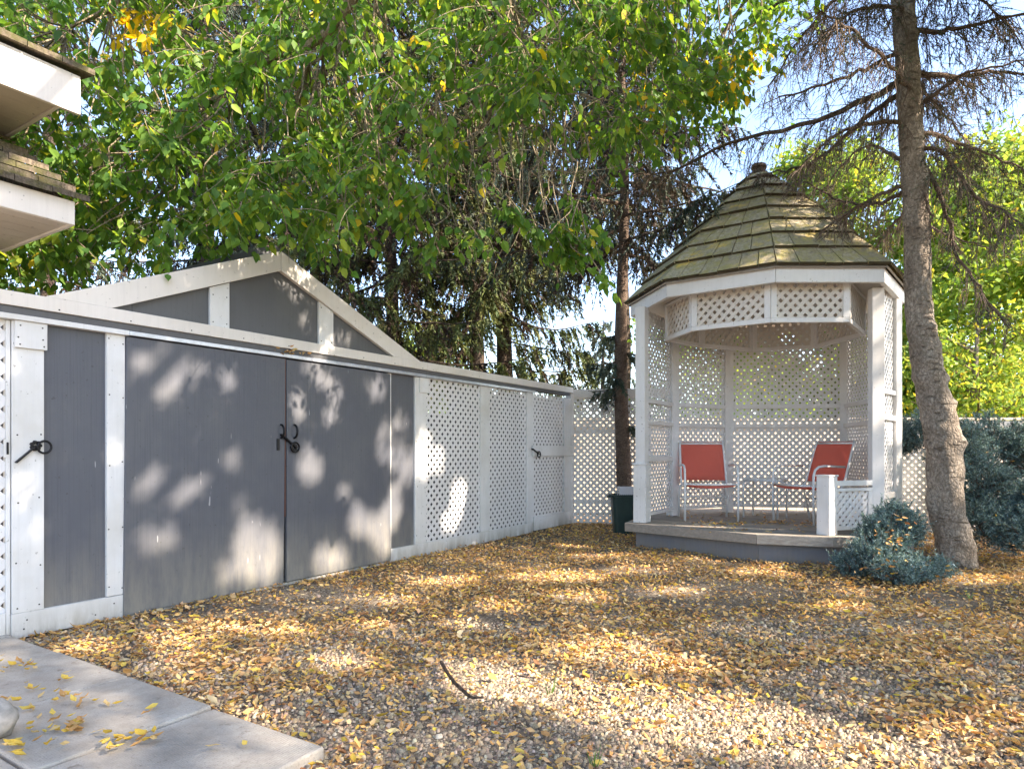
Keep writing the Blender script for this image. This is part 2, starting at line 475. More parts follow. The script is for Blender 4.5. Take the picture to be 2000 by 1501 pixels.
def lattice(parent, A, B, z0, z1, pitch, wd, th, mat, nrm, single=True, name='slat', off=0.0, rnd=0.0):
    """two crossing layers of diagonal slats filling the upright rectangle from A to B; every slat is its own object if single"""
    A = Vector((A[0], A[1], 0)); B = Vector((B[0], B[1], 0))
    L = (B - A).length; d = (B - A).normalized(); H = z1 - z0
    joined = MB(); n_ = Vector((nrm[0], nrm[1], 0)).normalized()
    hw = wd / 2 * math.sqrt(2)
    def clip(poly):
        for ax, lim, sg in ((0, 0, 1), (0, L, -1), (1, 0, 1), (1, H, -1)):
            outp = []
            for i in range(len(poly)):
                p, q = poly[i], poly[(i + 1) % len(poly)]
                a, b = (p[ax] - lim) * sg, (q[ax] - lim) * sg
                if a >= 0: outp.append(p)
                if (a >= 0) != (b >= 0):
                    k = a / (a - b)
                    outp.append((p[0] + (q[0] - p[0]) * k, p[1] + (q[1] - p[1]) * k))
            poly = outp
            if len(poly) < 3: return []
        return poly
    cnt = 0
    for layer, sgn in ((0, 1), (1, -1)):
        o0 = off + (0.0006 if layer == 0 else -th - 0.0006)
        k0 = -H if sgn > 0 else 0.0
        x = k0 - pitch * 0.3
        while x < (L if sgn > 0 else L + H) + pitch:
            j = x + (random.uniform(-rnd, rnd) if rnd else 0)
            if sgn > 0: poly = [(j - hw, 0), (j + hw, 0), (j + hw + H, H), (j - hw + H, H)]
            else: poly = [(j - hw, 0), (j + hw, 0), (j + hw - H, H), (j - hw - H, H)]
            poly = clip(poly)
            x += pitch
            if len(poly) < 3: continue
            ar = abs(sum(poly[i][0] * poly[(i + 1) % len(poly)][1] - poly[(i + 1) % len(poly)][0] * poly[i][1] for i in range(len(poly)))) / 2
            if ar < wd * 0.03: continue
            b = [A + d * p[0] + n_ * o0 + Vector((0, 0, z0 + p[1])) for p in poly]
            tp = [A + d * p[0] + n_ * (o0 + th) + Vector((0, 0, z0 + p[1])) for p in poly]
            if single:
                MB().hexa(b, tp).build(name, mat, parent)
            else:
                joined.hexa(b, tp)
            cnt += 1
    if not single and joined.v:
        o = joined.build('slats', mat, parent); o['kind'] = 'stuff'
    return cnt

def panel_empty(name, parent, loc):
    o = bpy.data.objects.new(name, None); COL.objects.link(o); o.empty_display_size = 0.1
    o.parent = parent; o.location = Vector(loc) - ORG[parent]; ORG[o] = Vector(loc)
    return o

# ------------------------------------------------------------------ ground and paving
def make_ground():
    # one sheet to the horizon, finely divided near the viewer so that it can swell a little
    xs = np.concatenate([[-400, -100, -30], np.linspace(-10, 12, 67), [30, 100, 400]])
    ys = np.concatenate([[-100, -20], np.linspace(-4, 16, 61), [40, 120, 500]])
    X, Y = np.meshgrid(xs, ys, indexing='ij')
    Z = gz(X, Y)
    V = np.stack([X, Y, Z], -1).reshape(-1, 3)
    ny = len(ys)
    i, j = np.meshgrid(np.arange(len(xs) - 1), np.arange(ny - 1), indexing='ij')
    a = (i * ny + j).ravel()
    o = np_mesh('ground', V, np.stack([a, a + ny, a + ny + 1, a + 1], -1), M['ground'], smooth=True)
    tag(o, 'brown gravel yard floor running under the fallen leaves', kind='structure')

def gz(x, y):
    """height of the ground"""
    x = np.asarray(x, dtype=float); y = np.asarray(y, dtype=float)
    q = 0.012 * np.sin(x * 1.7 + 0.6) * np.sin(y * 1.3 + 1.0) + 0.008 * np.sin(x * 3.1 - y * 2.3)
    return (q - 0.016) * np.clip(1.4 - np.hypot(x - 1, y - 5) / 12, 0, 1)

make_ground()

E = Vector((NF.x, NF.y, 0))                 # slabs run out from the shed front
SL0 = gpt(26, 1251)
paving = thing('paving', None, None, (SL0.x, SL0.y, 0))
paving['kind'] = 'structure'; paving['label'] = 'grey concrete slab path at the corner of the yard'
def slab(a0, a1, b0, b1, dz, tilt):
    mb = MB()
    g = 0.006
    P = []
    for a, b in ((a0 + g, b0 + g), (a1 - g, b0 + g), (a1 - g, b1 - g), (a0 + g, b1 - g)):
        p = SL0 + E * a - U * b
        P.append(p)
    zt = [0.035 + dz + tilt * random.uniform(-1, 1) for _ in range(4)]
    mb.hexa([(p.x, p.y, -0.03) for p in reversed(P)], [(p.x, p.y, z) for p, z in zip(reversed(P), zt)])
    mb.f = mb.f
    o = mb.build('slab', M['concrete'], paving, bevel=0.008)
    return o
rows = [(-0.64, 0.0), (0.0, 0.57), (0.57, 1.27), (1.27, 1.93), (1.93, 2.61)]
for i, (a0, a1) in enumerate(rows):
    slab(a0, a1, 0.0, 0.66, random.uniform(-0.006, 0.008), 0.004)
    slab(a0 + 0.02, a1 + 0.02, 0.66, 1.32, random.uniform(-0.006, 0.008), 0.004)
    slab(a0 + 0.1, a1 + 0.1, 1.32, 1.98, random.uniform(-0.006, 0.006), 0.004)
rim = gpt(640, 1473)

# ------------------------------------------------------------------ the shed with its double doors
shed = thing('garden_shed', 'slate grey garden shed with double doors under a low white gable', 'shed', FP(yd(400), 0, 0))
TL, TR = yd(20), yd(826)
def part(parent, name, t0, t1, h0, h1, o0, o1, mat, bevel=0.003):
    return fbox(MB(), t0, t1, h0, h1, o0, o1).build(name, mat, parent, bevel=bevel)
part(shed, 'front_panel', yd(80), yd(206), 0.14, 1.86, -0.012, 0.0, M['slate'])
part(shed, 'front_panel', yd(762), yd(810), 0.12, 1.86, -0.012, 0.0, M['slate'])
part(shed, 'corner_board', yd(20), yd(83), 0.147, 1.848, -0.02, 0.022, M['white'])
part(shed, 'corner_plate', yd(24), yd(87), 1.69, 1.847, 0.022, 0.040, M['white'])
part(shed, 'door_post', yd(205), yd(241), 0.15, 1.848, -0.02, 0.022, M['white'])
part(shed, 'baseboard', yd(19), yd(243), 0.0, 0.146, -0.02, 0.024, M['white'])
part(shed, 'door_strip', yd(757), yd(763), 0.02, 1.85, -0.02, 0.008, M['white'])
part(shed, 'corner_board', yd(808), yd(830), 0.12, 1.848, -0.02, 0.020, M['white'])
part(shed, 'corner_plate', yd(815), yd(833), 1.69, 1.847, 0.020, 0.036, M['white'])
part(shed, 'baseboard', yd(757), yd(831), -0.01, 0.119, -0.02, 0.023, M['white'])
# long boards over the doors
part(shed, 'top_board', yd(-120), yd(826) - 0.002, 1.925, 2.007, -0.06, 0.062, M['cream'])
part(shed, 'grey_strip', yd(-120), yd(826) - 0.002, 1.881, 1.924, -0.06, 0.047, M['slate_trim'])  # grey trim strip set back under the top board
part(shed, 'drip_edge', yd(-120), yd(245), 1.848, 1.880, -0.06, 0.054, M['white'])
part(shed, 'drip_edge', yd(245) + 0.001, yd(826) - 0.002, 1.850, 1.880, -0.06, 0.053, M['metal_trim'])
# doors, the left one hanging a little
def door(t0, t1, tb0, tb1, h0, h1, side):
    mb = MB()
    b = [FP(tb0, h0, 0.004), FP(tb0, h0, 0.036), FP(tb1, h0, 0.036), FP(tb1, h0, 0.004)]
    tp = [FP(t0, h1, 0.004), FP(t0, h1, 0.036), FP(t1, h1, 0.036), FP(t1, h1, 0.004)]
    return mb.hexa(b, tp).build('door', M['slate'], shed, bevel=0.003)
d1 = door(yd(242), yd(552.5), yd(236), yd(548.5), 0.006, 1.842, 0)
d2 = door(yd(554.5), yd(757), yd(554.5), yd(758.5), 0.012, 1.838, 1)
tm = yd(553.5)
fbox(MB(), tm - 0.012, tm - 0.0085, 0.55, 1.838, 0.004, 0.0375).build('door_edge', M['rust_wood'], shed)
part(shed, 'interior_backing', yd(230), yd(765), 0.0, 1.85, -0.6, -0.58, M['dark'], 0)
part(shed, 'door_sill', yd(234), yd(762), -0.02, 0.004, -0.1, 0.02, M['white'])
# D handles, bar latch with ring, keyhole plate
def arc_handle(parent, t, h):
    pts = [FP(t, h + 0.055 * math.cos(a), 0.036 + 0.042 * math.sin(a)) for a in np.linspace(0, math.pi, 9)]
    MB().tube(pts, 0.0085, 8).build('handle', M['iron'], parent, smooth=True)
hz_h = lambda px, py: EYE + (HZ - py) * (FP(yd(px), 0, 0.04).y) / F
arc_handle(d1, yd(543), hz_h(543, 842)); arc_handle(d2, yd(569), hz_h(569, 842))
bar = MB().beam(FP(yd(541), hz_h(541, 848), 0.052), FP(yd(568), hz_h(568, 872), 0.052), 0.012, 0.034, NF)
bar.v = bar.v
bar.build('latch_bar', M['iron'], d1, bevel=0.003)
def ring(parent, t, h, o, r=0.04, tr=0.007):
    pts = [FP(t + r * math.cos(a), h + r * math.sin(a), o) for a in np.linspace(0, 2 * math.pi, 21)]
    MB().tube(pts, tr, 7, cap=False).build('latch_ring', M['iron'], parent, smooth=True)
ring(d2, yd(567), hz_h(567, 873), 0.062, 0.040, 0.008)
cp = MB(); 
for k in range(8):
    a = 2 * math.pi * k / 8
    p = FP(yd(567) + 0.022 * math.cos(a), hz_h(567, 873) + 0.022 * math.sin(a), 0.046)
    cp.tube([p - NF * 0.012, p + NF * 0.01], [0.013, 0.009], 6)
cp.build('latch_rosette', M['iron'], d2)
fbox(MB(), yd(534.5), yd(539.5), hz_h(537, 879), hz_h(537, 856), 0.036, 0.046).build('keyhole_plate', M['iron'], d1, bevel=0.003)
# left latch on the white corner board: strap, rosette, ring
tL = yd(66)
hL = EYE + (HZ - 870) * FP(tL, 0, 0.03).y / F
MB().beam(FP(yd(26), EYE + (HZ - 903) * FP(yd(26), 0, .03).y / F, 0.028), FP(tL, hL, 0.028), 0.009, 0.034, NF).build('latch_strap', M['iron'], shed, bevel=0.002)
rs = MB()
for k in range(7):
    a = 2 * math.pi * k / 7
    p = FP(tL + 0.021 * math.cos(a), hL + 0.021 * math.sin(a), 0.024)
    rs.tube([p, p + NF * 0.016], [0.013, 0.009], 6)
rs.build('latch_rosette', M['iron'], shed)
pts = [FP(yd(80) + 0.036 * math.cos(a), hL - 0.008 + 0.036 * math.sin(a), 0.046) for a in np.linspace(0, 2 * math.pi, 21)]
MB().tube(pts, 0.007, 7, cap=False).build('latch_ring', M['iron'], shed, smooth=True)

# gable
tA, tB, tC, hA, h0 = yd(80), yd(541), yd(813), 2.707, 2.0
slopeL = (hA - h0) / (tB - tA); slopeR = (hA - h0) / (tC - tB)
bt = 0.16
def rake(ta, ha, tb, hb, off0, off1, nm):
    b = [FP(ta, ha - bt, off0), FP(ta, ha - bt, off1), FP(tb, hb - bt, off1), FP(tb, hb - bt, off0)]
    tp = [FP(ta, ha, off0), FP(ta, ha, off1), FP(tb, hb, off1), FP(tb, hb, off0)]
    return MB().hexa(b, tp)
cut = 2.0085
def rake_board(ta, tb, sl, left):
    # trimmed level on top of the long board
    tq = ta + (bt / sl if left else -bt / sl)
    tt = tb
    P = [(ta, cut), (tq, cut), (tt, hA - bt), (tt, hA)]
    if not left: P = P[::-1]
    f = [FP(t, h, 0.012) for t, h in P]; g = [FP(t, h, 0.052) for t, h in P]
    return MB().hexa(f, g)
rake_board(tA, tB - 0.0015, slopeL, True).build('rake_board', M['cream'], shed, bevel=0.003)
rake_board(tC, tB + 0.0015, slopeR, False).build('rake_board', M['cream'], shed, bevel=0.003)
def gable_h(t): return hA - bt - ((tB - t) * slopeL if t < tB else (t - tB) * slopeR)
def gable_panel(t0, t1, name='gable_panel'):
    ts = [t0] + ([tB] if t0 < tB < t1 else []) + [t1]
    P = [(t0, 1.99), (t1, 1.99)] + [(t, min(gable_h(t) + 0.05, hA)) for t in reversed(ts)]
    MB().hexa([FP(t, h, -0.004) for t, h in P], [FP(t, h, 0.010) for t, h in P]).build(name, M['slate_trim'], shed)
tq = tA + bt / slopeL
gable_panel(tq - 0.05, yd(256)); gable_panel(yd(257), yd(422)); gable_panel(yd(423), yd(630)); gable_panel(yd(631), tC - bt / slopeR + 0.05)
for a, b in ((405, 443), (618, 646)):
    ta, tb = yd(a), yd(b)
    P = [(ta, 2.0085), (tb, 2.0085), (tb, gable_h(tb) - 0.001), (ta, gable_h(ta) - 0.001)]
    if ta < tB < tb: pass
    MB().hexa([FP(t, h, 0.012) for t, h in P], [FP(t, h, 0.034) for t, h in P]).build('gable_post', M['white'], shed, bevel=0.002)
# roof and walls going back behind the gable
D = -2.3
for ta, sl, nm in ((tA, slopeL, 'l'), (tC, slopeR, 'r')):
    P = [(ta, 2.0), (tB, hA - 0.012)]
    b = [FP(P[0][0], P[0][1] - 0.05, 0.0), FP(P[1][0], P[1][1] - 0.05, 0.0), FP(P[1][0], P[1][1] - 0.05, D), FP(P[0][0], P[0][1] - 0.05, D)]
    t_ = [p + Vector((0, 0, 0.045)) for p in b]
    MB().hexa(b, t_).build('roof_slope', M['house_shingle'], shed)
rc = MB()
for sgn, sl in ((-1, slopeL), (1, slopeR)):
    b = [FP(tB, hA + 0.006, -0.02), FP(tB + sgn * 0.19, hA - 0.19 * sl + 0.006, -0.02), FP(tB + sgn * 0.19, hA - 0.19 * sl + 0.006, D), FP(tB, hA + 0.006, D)]
    rc.hexa(b, [p + Vector((0, 0, 0.055)) for p in b])
rc.build('ridge_cap', M['slate_trim'], shed)
part(shed, 'side_wall', yd(60), yd(60) + 0.03, 0, 1.95, D, -0.07, M['slate'], 0)
part(shed, 'side_wall', yd(800), yd(800) + 0.03, 0, 1.95, D, -0.07, M['slate'], 0)
part(shed, 'back_wall', yd(60) + .031, yd(800) - .001, 0, 1.95, D, D + 0.03, M['slate'], 0)
# nail heads
nl = MB()
def nail(t, h, o):
    p = FP(t, h, o); nl.tube([p - NF * 0.002, p + NF * 0.0022], [0.0055, 0.0045], 6)
for t0, t1, o, hs in ((yd(20), yd(83), 0.022, (0.19, 0.42, 0.8, 1.2)), (yd(205), yd(241), 0.022, (0.2, 0.6, 1.0, 1.45, 1.8)), (yd(808), yd(830), 0.020, (0.2, 0.7, 1.2))):
    for h in hs:
        for k in (0.15, 0.85):
            nail(t0 + (t1 - t0) * (k + random.uniform(-.05, .05)), h + random.uniform(-.02, .02), o)
for k in (0.12, 0.88):
    for h in (1.71, 1.75, 1.82): nail(yd(24) + (yd(87) - yd(24)) * (k + random.uniform(-.06, .06)), h, 0.040)
    nail(yd(19) + (yd(243) - yd(19)) * k, 0.1, 0.024); nail(yd(19) + (yd(243) - yd(19)) * (k * .8), 0.05, 0.024)
for t in np.arange(yd(-60), yd(820), 0.42): nail(t, 1.94 + random.uniform(0, .01), 0.062)
for a, b in ((405, 443), (618, 646)):
    for k in (0.15, 0.85):
        nail(yd(a) + (yd(b) - yd(a)) * k, 2.04, 0.034); nail(yd(a) + (yd(b) - yd(a)) * k, gable_h(yd(a)) - 0.05, 0.034)
o = nl.build('nail_heads', M['nail'], shed); o['kind'] = 'stuff'

# gate leaf at the very left edge
lg = thing('lattice_gate', 'white lattice gate at the left edge beside the shed corner board', 'gate', FP(yd(-60), 0, 0))
part(lg, 'stile', yd(10), yd(18.5), 0.03, 1.845, -0.03, 0.012, M['white'])
part(lg, 'stile', yd(-200), yd(-190), 0.03, 1.845, -0.03, 0.012, M['white'])
part(lg, 'bottom_rail', yd(-190) + .001, yd(10) - .001, 0.03, 0.16, -0.03, 0.010, M['white'])
pe = panel_empty('lattice_panel', lg, FP(yd(-60), 1, -0.01))
lattice(pe, FP(yd(-190), 0, -0.006), FP(yd(10), 0, -0.006), 0.16, 1.845, 0.094, 0.0365, 0.003, M['lattice'], NF, single=False)
part(lg, 'latch_plate', yd(4.5), yd(16), hz_h(10, 893), hz_h(10, 857), 0.0122, 0.016, M['white'])
part(lg, 'latch_slot', yd(10), yd(14.5), hz_h(12, 887), hz_h(12, 863), 0.0162, 0.022, M['iron'])
part(lg, 'backing_board', yd(-200), yd(12), 0.0, 1.84, -0.3, -0.29, M['behind'], 0)

# ------------------------------------------------------------------ lattice fence beyond the shed, its gate, and the return at the back
lf = thing('lattice_fence', 'white lattice fence with a long top board between shed and garden gate', 'fence', FP(yd(930), 0, 0))
part(lf, 'top_board', yd(826), yd(1113), 1.925, 2.007, -0.06, 0.060, M['cream'])
part(lf, 'grey_strip', yd(826), yd(1108), 1.881, 1.924, -0.06, 0.045, M['slate_trim'])
part(lf, 'drip_edge', yd(826), yd(1040), 1.850, 1.880, -0.06, 0.053, M['metal_trim'])
part(lf, 'baseboard', yd(831) + .002, yd(1038), -0.01, 0.122, -0.02, 0.022, M['white'])
part(lf, 'post', yd(936), yd(953), 0.123, 1.849, -0.02, 0.020, M['white'])
part(lf, 'post', yd(1027), yd(1039.5), 0.123, 1.849, -0.02, 0.020, M['white'])
for a, b in ((830, 936), (953, 1027)):
    pe = panel_empty('lattice_panel', lf, FP(yd((a + b) / 2), 1, 0))
    lattice(pe, FP(yd(a) + .001, 0, 0.006), FP(yd(b) - .001, 0, 0.006), 0.123, 1.849, 0.094, 0.0365, 0.003, M['lattice'], NF)
part(lf, 'end_post', yd(1112) + .004, yd(1112) + 0.10, -0.02, 1.924, -0.06, 0.03, M['white'])

gg = thing('garden_gate', 'narrow white lattice gate with a mid rail and ring latch', 'gate', FP(yd(1075), 0, 0))
part(gg, 'stile', yd(1099), yd(1112), 0.20, 1.845, -0.012, 0.026, M['white'])
part(gg, 'mid_rail', yd(1036), yd(1112), hz_h(1075, 890), hz_h(1075, 870), 0.027, 0.044, M['white'])
part(gg, 'bottom_rail', yd(1040), yd(1112), 0.01, 0.198, -0.012, 0.026, M['white'])
for h0_, h1_ in ((0.20, hz_h(1075, 890)), (hz_h(1075, 870), 1.845)):
    pe = panel_empty('lattice_panel', gg, FP(yd(1070), (h0_ + h1_) / 2, 0))
    lattice(pe, FP(yd(1040), 0, 0.010), FP(yd(1099) - .002, 0, 0.010), h0_, h1_, 0.094, 0.0365, 0.003, M['lattice'], NF)
MB().beam(FP(yd(1033), hz_h(1033, 876), 0.052), FP(yd(1046), hz_h(1046, 886), 0.052), 0.01, 0.035, NF).build('latch_bar', M['iron'], gg)
t_ = yd(1045)
MB().tube([FP(t_ + 0.04 * math.cos(a), hz_h(1045, 887) + 0.04 * math.sin(a), 0.062) for a in np.linspace(0, 6.283, 17)], 0.008, 7, cap=False).build('latch_ring', M['iron'], gg, smooth=True)

bf0 = FP(yd(1112) + 0.10, 0, -0.01); bdir = Vector((0.985, -0.174, 0)).normalized(); bn = Vector((bdir.y, -bdir.x, 0))
def BP(s, h, o=0.0): return bf0 + bdir * s + bn * o + Vector((0, 0, h))
def bpart(parent, name, s0, s1, h0, h1, o0, o1, mat):
    mb = MB()
    mb.hexa([BP(s0, h0, o0), BP(s0, h0, o1), BP(s1, h0, o1), BP(s1, h0, o0)], [BP(s0, h1, o0), BP(s0, h1, o1), BP(s1, h1, o1), BP(s1, h1, o0)])
    return mb.build(name, mat, parent, bevel=0.003)
bf = thing('lattice_fence', 'cream lattice fence across the back, between garden gate and gazebo', 'fence', BP(0.5, 0))
bpart(bf, 'top_board', 0.02, 1.6, 1.862, 1.985, -0.05, 0.035, M['cream'])
bpart(bf, 'mid_rail', 0.01, 1.05, 1.345, 1.385, -0.05, -0.012, M['cream'])
bpart(bf, 'low_rail', 0.01, 1.05, 0.30, 0.34, -0.05, -0.012, M['cream'])
bpart(bf, 'post', 1.05, 1.15, -0.02, 1.861, -0.05, 0.03, M['white'])
pe = panel_empty('lattice_panel', bf, BP(0.5, 0.9, 0))
lattice(pe, BP(0.01, 0), BP(1.049, 0), 0.01, 1.861, 0.094, 0.037, 0.003, M['gazebo_white'], bn)

rf0, rf1 = Vector((4.50, 8.75, 0)), Vector((6.6, 8.5, 0)); rd = (rf1 - rf0).normalized(); rn = Vector((rd.y, -rd.x, 0))
rf = thing('lattice_fence', 'low cream lattice fence behind the blue spruce, right of gazebo', 'fence', (rf0 + rf1) / 2)
MB().beam(rf0 + Vector((0, 0, 1.43)), rf1 + Vector((0, 0, 1.43)), 0.06, 0.07).build('top_board', M['gazebo_white'], rf)
MB().beam(rf0 + rn * -.03 + Vector((0, 0, 0.40)), rf1 + rn * -.03 + Vector((0, 0, 0.40)), 0.03, 0.04).build('low_rail', M['gazebo_white'], rf)
for s in (0.0, 1.05, 2.08):
    p = rf0 + rd * s
    MB().box((p.x, p.y, 0.69), (0.09, 0.09, 1.4), math.atan2(rd.y, rd.x)).build('post', M['gazebo_white'], rf)
    if s < 2:
        pe = panel_empty('lattice_panel', rf, (p.x, p.y, 0.7))
        lattice(pe, p + rd * .047 - rn * 0.0, p + rd * 1.0, 0.02, 1.39, 0.094, 0.0365, 0.003, M['gazebo_white'], rn)

# dark boards behind the lattice run, tan board fence at the back of the lot
db = thing('board_fence', 'dark stained board fence just behind the white lattice run', 'fence', FP(yd(960), 0, -0.32))
t = yd(802)
while t < yd(1112) + 0.30:
    hb_ = 1.50 if t < yd(915) else 1.83
    fbox(MB(), t, t + 0.145, 0.0, hb_ + random.uniform(-.015, .015), -0.33, -0.31).build('plank', M['behind'], db); t += 0.15
part(db, 'rail', yd(802), yd(1112) + .2, 1.2, 1.29, -0.375, -0.331, M['behind'], 0)
tf = thing('board_fence', 'sunlit tan board fence at the back of the lot behind the gazebo', 'fence', (5.0, 11.2, 0))
x = 0.9
while x < 13.2:
    MB().box((x, 11.2 + random.uniform(-.003, .003), 0.80), (0.138, 0.018, 1.58)).build('plank', M['tan'], tf); x += 0.144
MB().box((7.0, 11.2, 1.62), (12.6, 0.10, 0.04)).build('cap_board', M['tan'], tf)
MB().box((7.0, 11.176, 1.52), (12.6, 0.024, 0.10)).build('rail', M['tan'], tf)

# ------------------------------------------------------------------ gazebo
DK = 0.265
gaz = thing('gazebo', 'white lattice gazebo with a mossy pointed shingle roof and raised deck', 'gazebo', (2.94, 7.8, 0))
eave = [Vector(p + (0,)) for p in ((2.558, 6.357), (3.611, 6.357), (4.36, 7.28), (4.55, 8.45), (3.55, 9.42), (2.35, 9.30), (1.451, 8.02), (1.65, 6.99))]
apex = Vector((2.937, 7.8, 4.43))
cen = Vector((2.937, 7.8, 0))
ZB0, ZB1 = 2.720, 2.864
def inset(poly, d):
    n = len(poly); out = []
    ar = sum(poly[i].x * poly[(i + 1) % n].y - poly[(i + 1) % n].x * poly[i].y for i in range(n))
    sg = 1 if ar > 0 else -1
    for i in range(n):
        p, a, b = poly[i], poly[i - 1], poly[(i + 1) % n]
        d1 = (p - a).normalized(); d2 = (b - p).normalized()
        n1 = Vector((-d1.y, d1.x, 0)) * sg; n2 = Vector((-d2.y, d2.x, 0)) * sg
        m_ = (n1 + n2); m_ = m_ / max(m_.dot(n1), 0.3)
        out.append(p + m_ * d)
    return out
ev_in = inset(eave, 0.05)
for i in range(8):
    a, b, c, d = eave[i], eave[(i + 1) % 8], ev_in[(i + 1) % 8], ev_in[i]
    e = (b - a).normalized() * 0.0015
    P = [a + e, b - e, c - e, d + e]
    MB().prism(P, ZB0, ZB1).build('eave_beam', M['gazebo_white'], gaz, bevel=0.004)
# posts
PW = 0.115
posts = {'P1': (1.488, 7.50), 'P2': (2.035, 8.30), 'P3': (2.88, 8.75), 'P4': (4.342, 8.55), 'P6': (4.138, 7.10), 'P5': (3.677, 6.62)}
prot = {'P1': -0.62, 'P2': 0.5, 'P3': 0.1, 'P4': -0.55, 'P6': -1.0, 'P5': -0.12}
for k, (x, y) in posts.items():
    z1 = ZB0 + (0.1 if k in ('P2', 'P3', 'P4') else 0)
    MB().box((x, y, (DK + z1) / 2), (PW, PW, z1 - DK), prot[k]).build('post', M['gazebo_white'], gaz, bevel=0.004)
# boxed foot on the front left post
MB().box((1.488, 7.50, DK + 0.33), (0.15, 0.15, 0.655), prot['P1']).build('post_sleeve', M['white'], gaz, bevel=0.004)
MB().box((1.488, 7.50, DK + 0.667), (0.17, 0.17, 0.02), prot['P1']).build('sleeve_cap', M['white'], gaz, bevel=0.004)
# newel and low rail at the front right
nx, ny = 3.085, 6.42
MB().box((nx, ny, DK + 0.285), (0.135, 0.135, 0.57), 0.55).build('newel', M['white'], gaz, bevel=0.004)
MB().box((nx, ny, DK + 0.578), (0.15, 0.15, 0.016), 0.55).build('newel_cap', M['white'], gaz, bevel=0.003)
n0 = Vector((nx + 0.07, ny + 0.02, 0)); n1 = Vector((posts['P5'][0] - 0.06, posts['P5'][1] - 0.02, 0)); nd = (n1 - n0).normalized(); nn = Vector((nd.y, -nd.x, 0))
for z, h, nm in ((0.765, 0.05, 'top_rail'), (0.700, 0.03, 'lattice_rail'), (0.325, 0.04, 'low_rail')):
    MB().beam(n0 + Vector((0, 0, z)), n1 + Vector((0, 0, z)), 0.055, h).build(nm, M['white'], gaz, bevel=0.003)
pe = panel_empty('lattice_panel', gaz, ((n0.x + n1.x) / 2, n0.y, 0.5))
lattice(pe, n0, n1 - nd * 0.05, 0.345, 0.685, 0.080, 0.034, 0.006, M['gazebo_white'], nn)
MB().beam(n1 - nd * 0.025 + Vector((0, 0, 0.345)), n1 - nd * 0.025 + Vector((0, 0, 0.685)), 0.05, 0.04, (1, 0, 0)).build('rail_stile', M['white'], gaz)
# lattice walls
walls = [('P1', 'P2', True), ('P2', 'P3', True), ('P3', 'P4', True), ('P4', 'P6', False), ('P6', 'P5', False)]
for a, b, sg in walls:
    A = Vector(posts[a] + (0,)); B = Vector(posts[b] + (0,)); d = (B - A).normalized()
    A2, B2 = A + d * 0.062, B - d * 0.062
    n_ = Vector((d.y, -d.x, 0))
    if n_.dot(cen - A) < 0: n_ = -n_
    pe = panel_empty('lattice_panel', gaz, (A + B) / 2 + Vector((0, 0, 1.5)))
    lattice(pe, A2, B2, 0.35, ZB0 - 0.002, 0.088, 0.036, 0.0032, M['lattice'], n_, single=sg, off=-0.004)
    rails = [(1.66, 0.045), (1.41, 0.045), (0.352, 0.035)] + ([(0.985, 0.06)] if a == 'P1' else [])
    for z, h in rails:
        MB().beam(A2 + n_ * 0.022 + Vector((0, 0, z)), B2 + n_ * 0.022 + Vector((0, 0, z)), 0.03, h).build('wall_rail', M['gazebo_white'], gaz, bevel=0.002)
    if a == 'P6':        # outside trim of the right wall
        for z, h in ((1.70, 0.05), (1.43, 0.05), (0.62, 0.06)):
            MB().beam(A2 - n_ * 0.024 + Vector((0, 0, z)), B2 - n_ * 0.024 + Vector((0, 0, z)), 0.025, h).build('wall_rail', M['gazebo_white'], gaz, bevel=0.002)
# hanging lattice valance: a smaller ring of eight panels
ringv = [Vector(p + (0,)) for p in ((2.58, 6.536), (3.36, 6.52), (3.95, 7.31), (3.83, 8.256), (3.12, 8.52), (2.34, 8.17), (1.79, 7.69), (1.92, 7.02))]
ZV0, ZV1 = 2.365, 2.79
rin = inset(ringv, 0.04)
for i in range(8):
    a, b = ringv[i], ringv[(i + 1) % 8]; d = (b - a).normalized(); n_ = Vector((d.y, -d.x, 0))
    front = i in (0, 7, 6, 1)
    e = d * 0.0015
    P = [a + e, b - e, rin[(i + 1) % 8] - e, rin[i] + e]
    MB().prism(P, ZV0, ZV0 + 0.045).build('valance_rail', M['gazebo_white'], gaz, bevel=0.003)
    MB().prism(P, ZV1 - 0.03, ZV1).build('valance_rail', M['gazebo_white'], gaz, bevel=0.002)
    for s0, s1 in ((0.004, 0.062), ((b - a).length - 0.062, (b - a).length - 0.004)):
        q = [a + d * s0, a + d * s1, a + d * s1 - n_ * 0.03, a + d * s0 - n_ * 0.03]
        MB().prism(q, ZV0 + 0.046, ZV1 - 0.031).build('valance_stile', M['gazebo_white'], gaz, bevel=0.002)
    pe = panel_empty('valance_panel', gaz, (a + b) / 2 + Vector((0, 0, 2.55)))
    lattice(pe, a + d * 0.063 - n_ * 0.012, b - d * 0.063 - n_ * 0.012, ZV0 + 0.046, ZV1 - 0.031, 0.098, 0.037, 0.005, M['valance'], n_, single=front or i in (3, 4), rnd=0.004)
# hangers between ring and beams, boarded ceiling above the ring
ceil = inset(eave, 0.06)
MB().prism(ceil, 2.80, 2.82).build('ceiling', M['valance'], gaz)
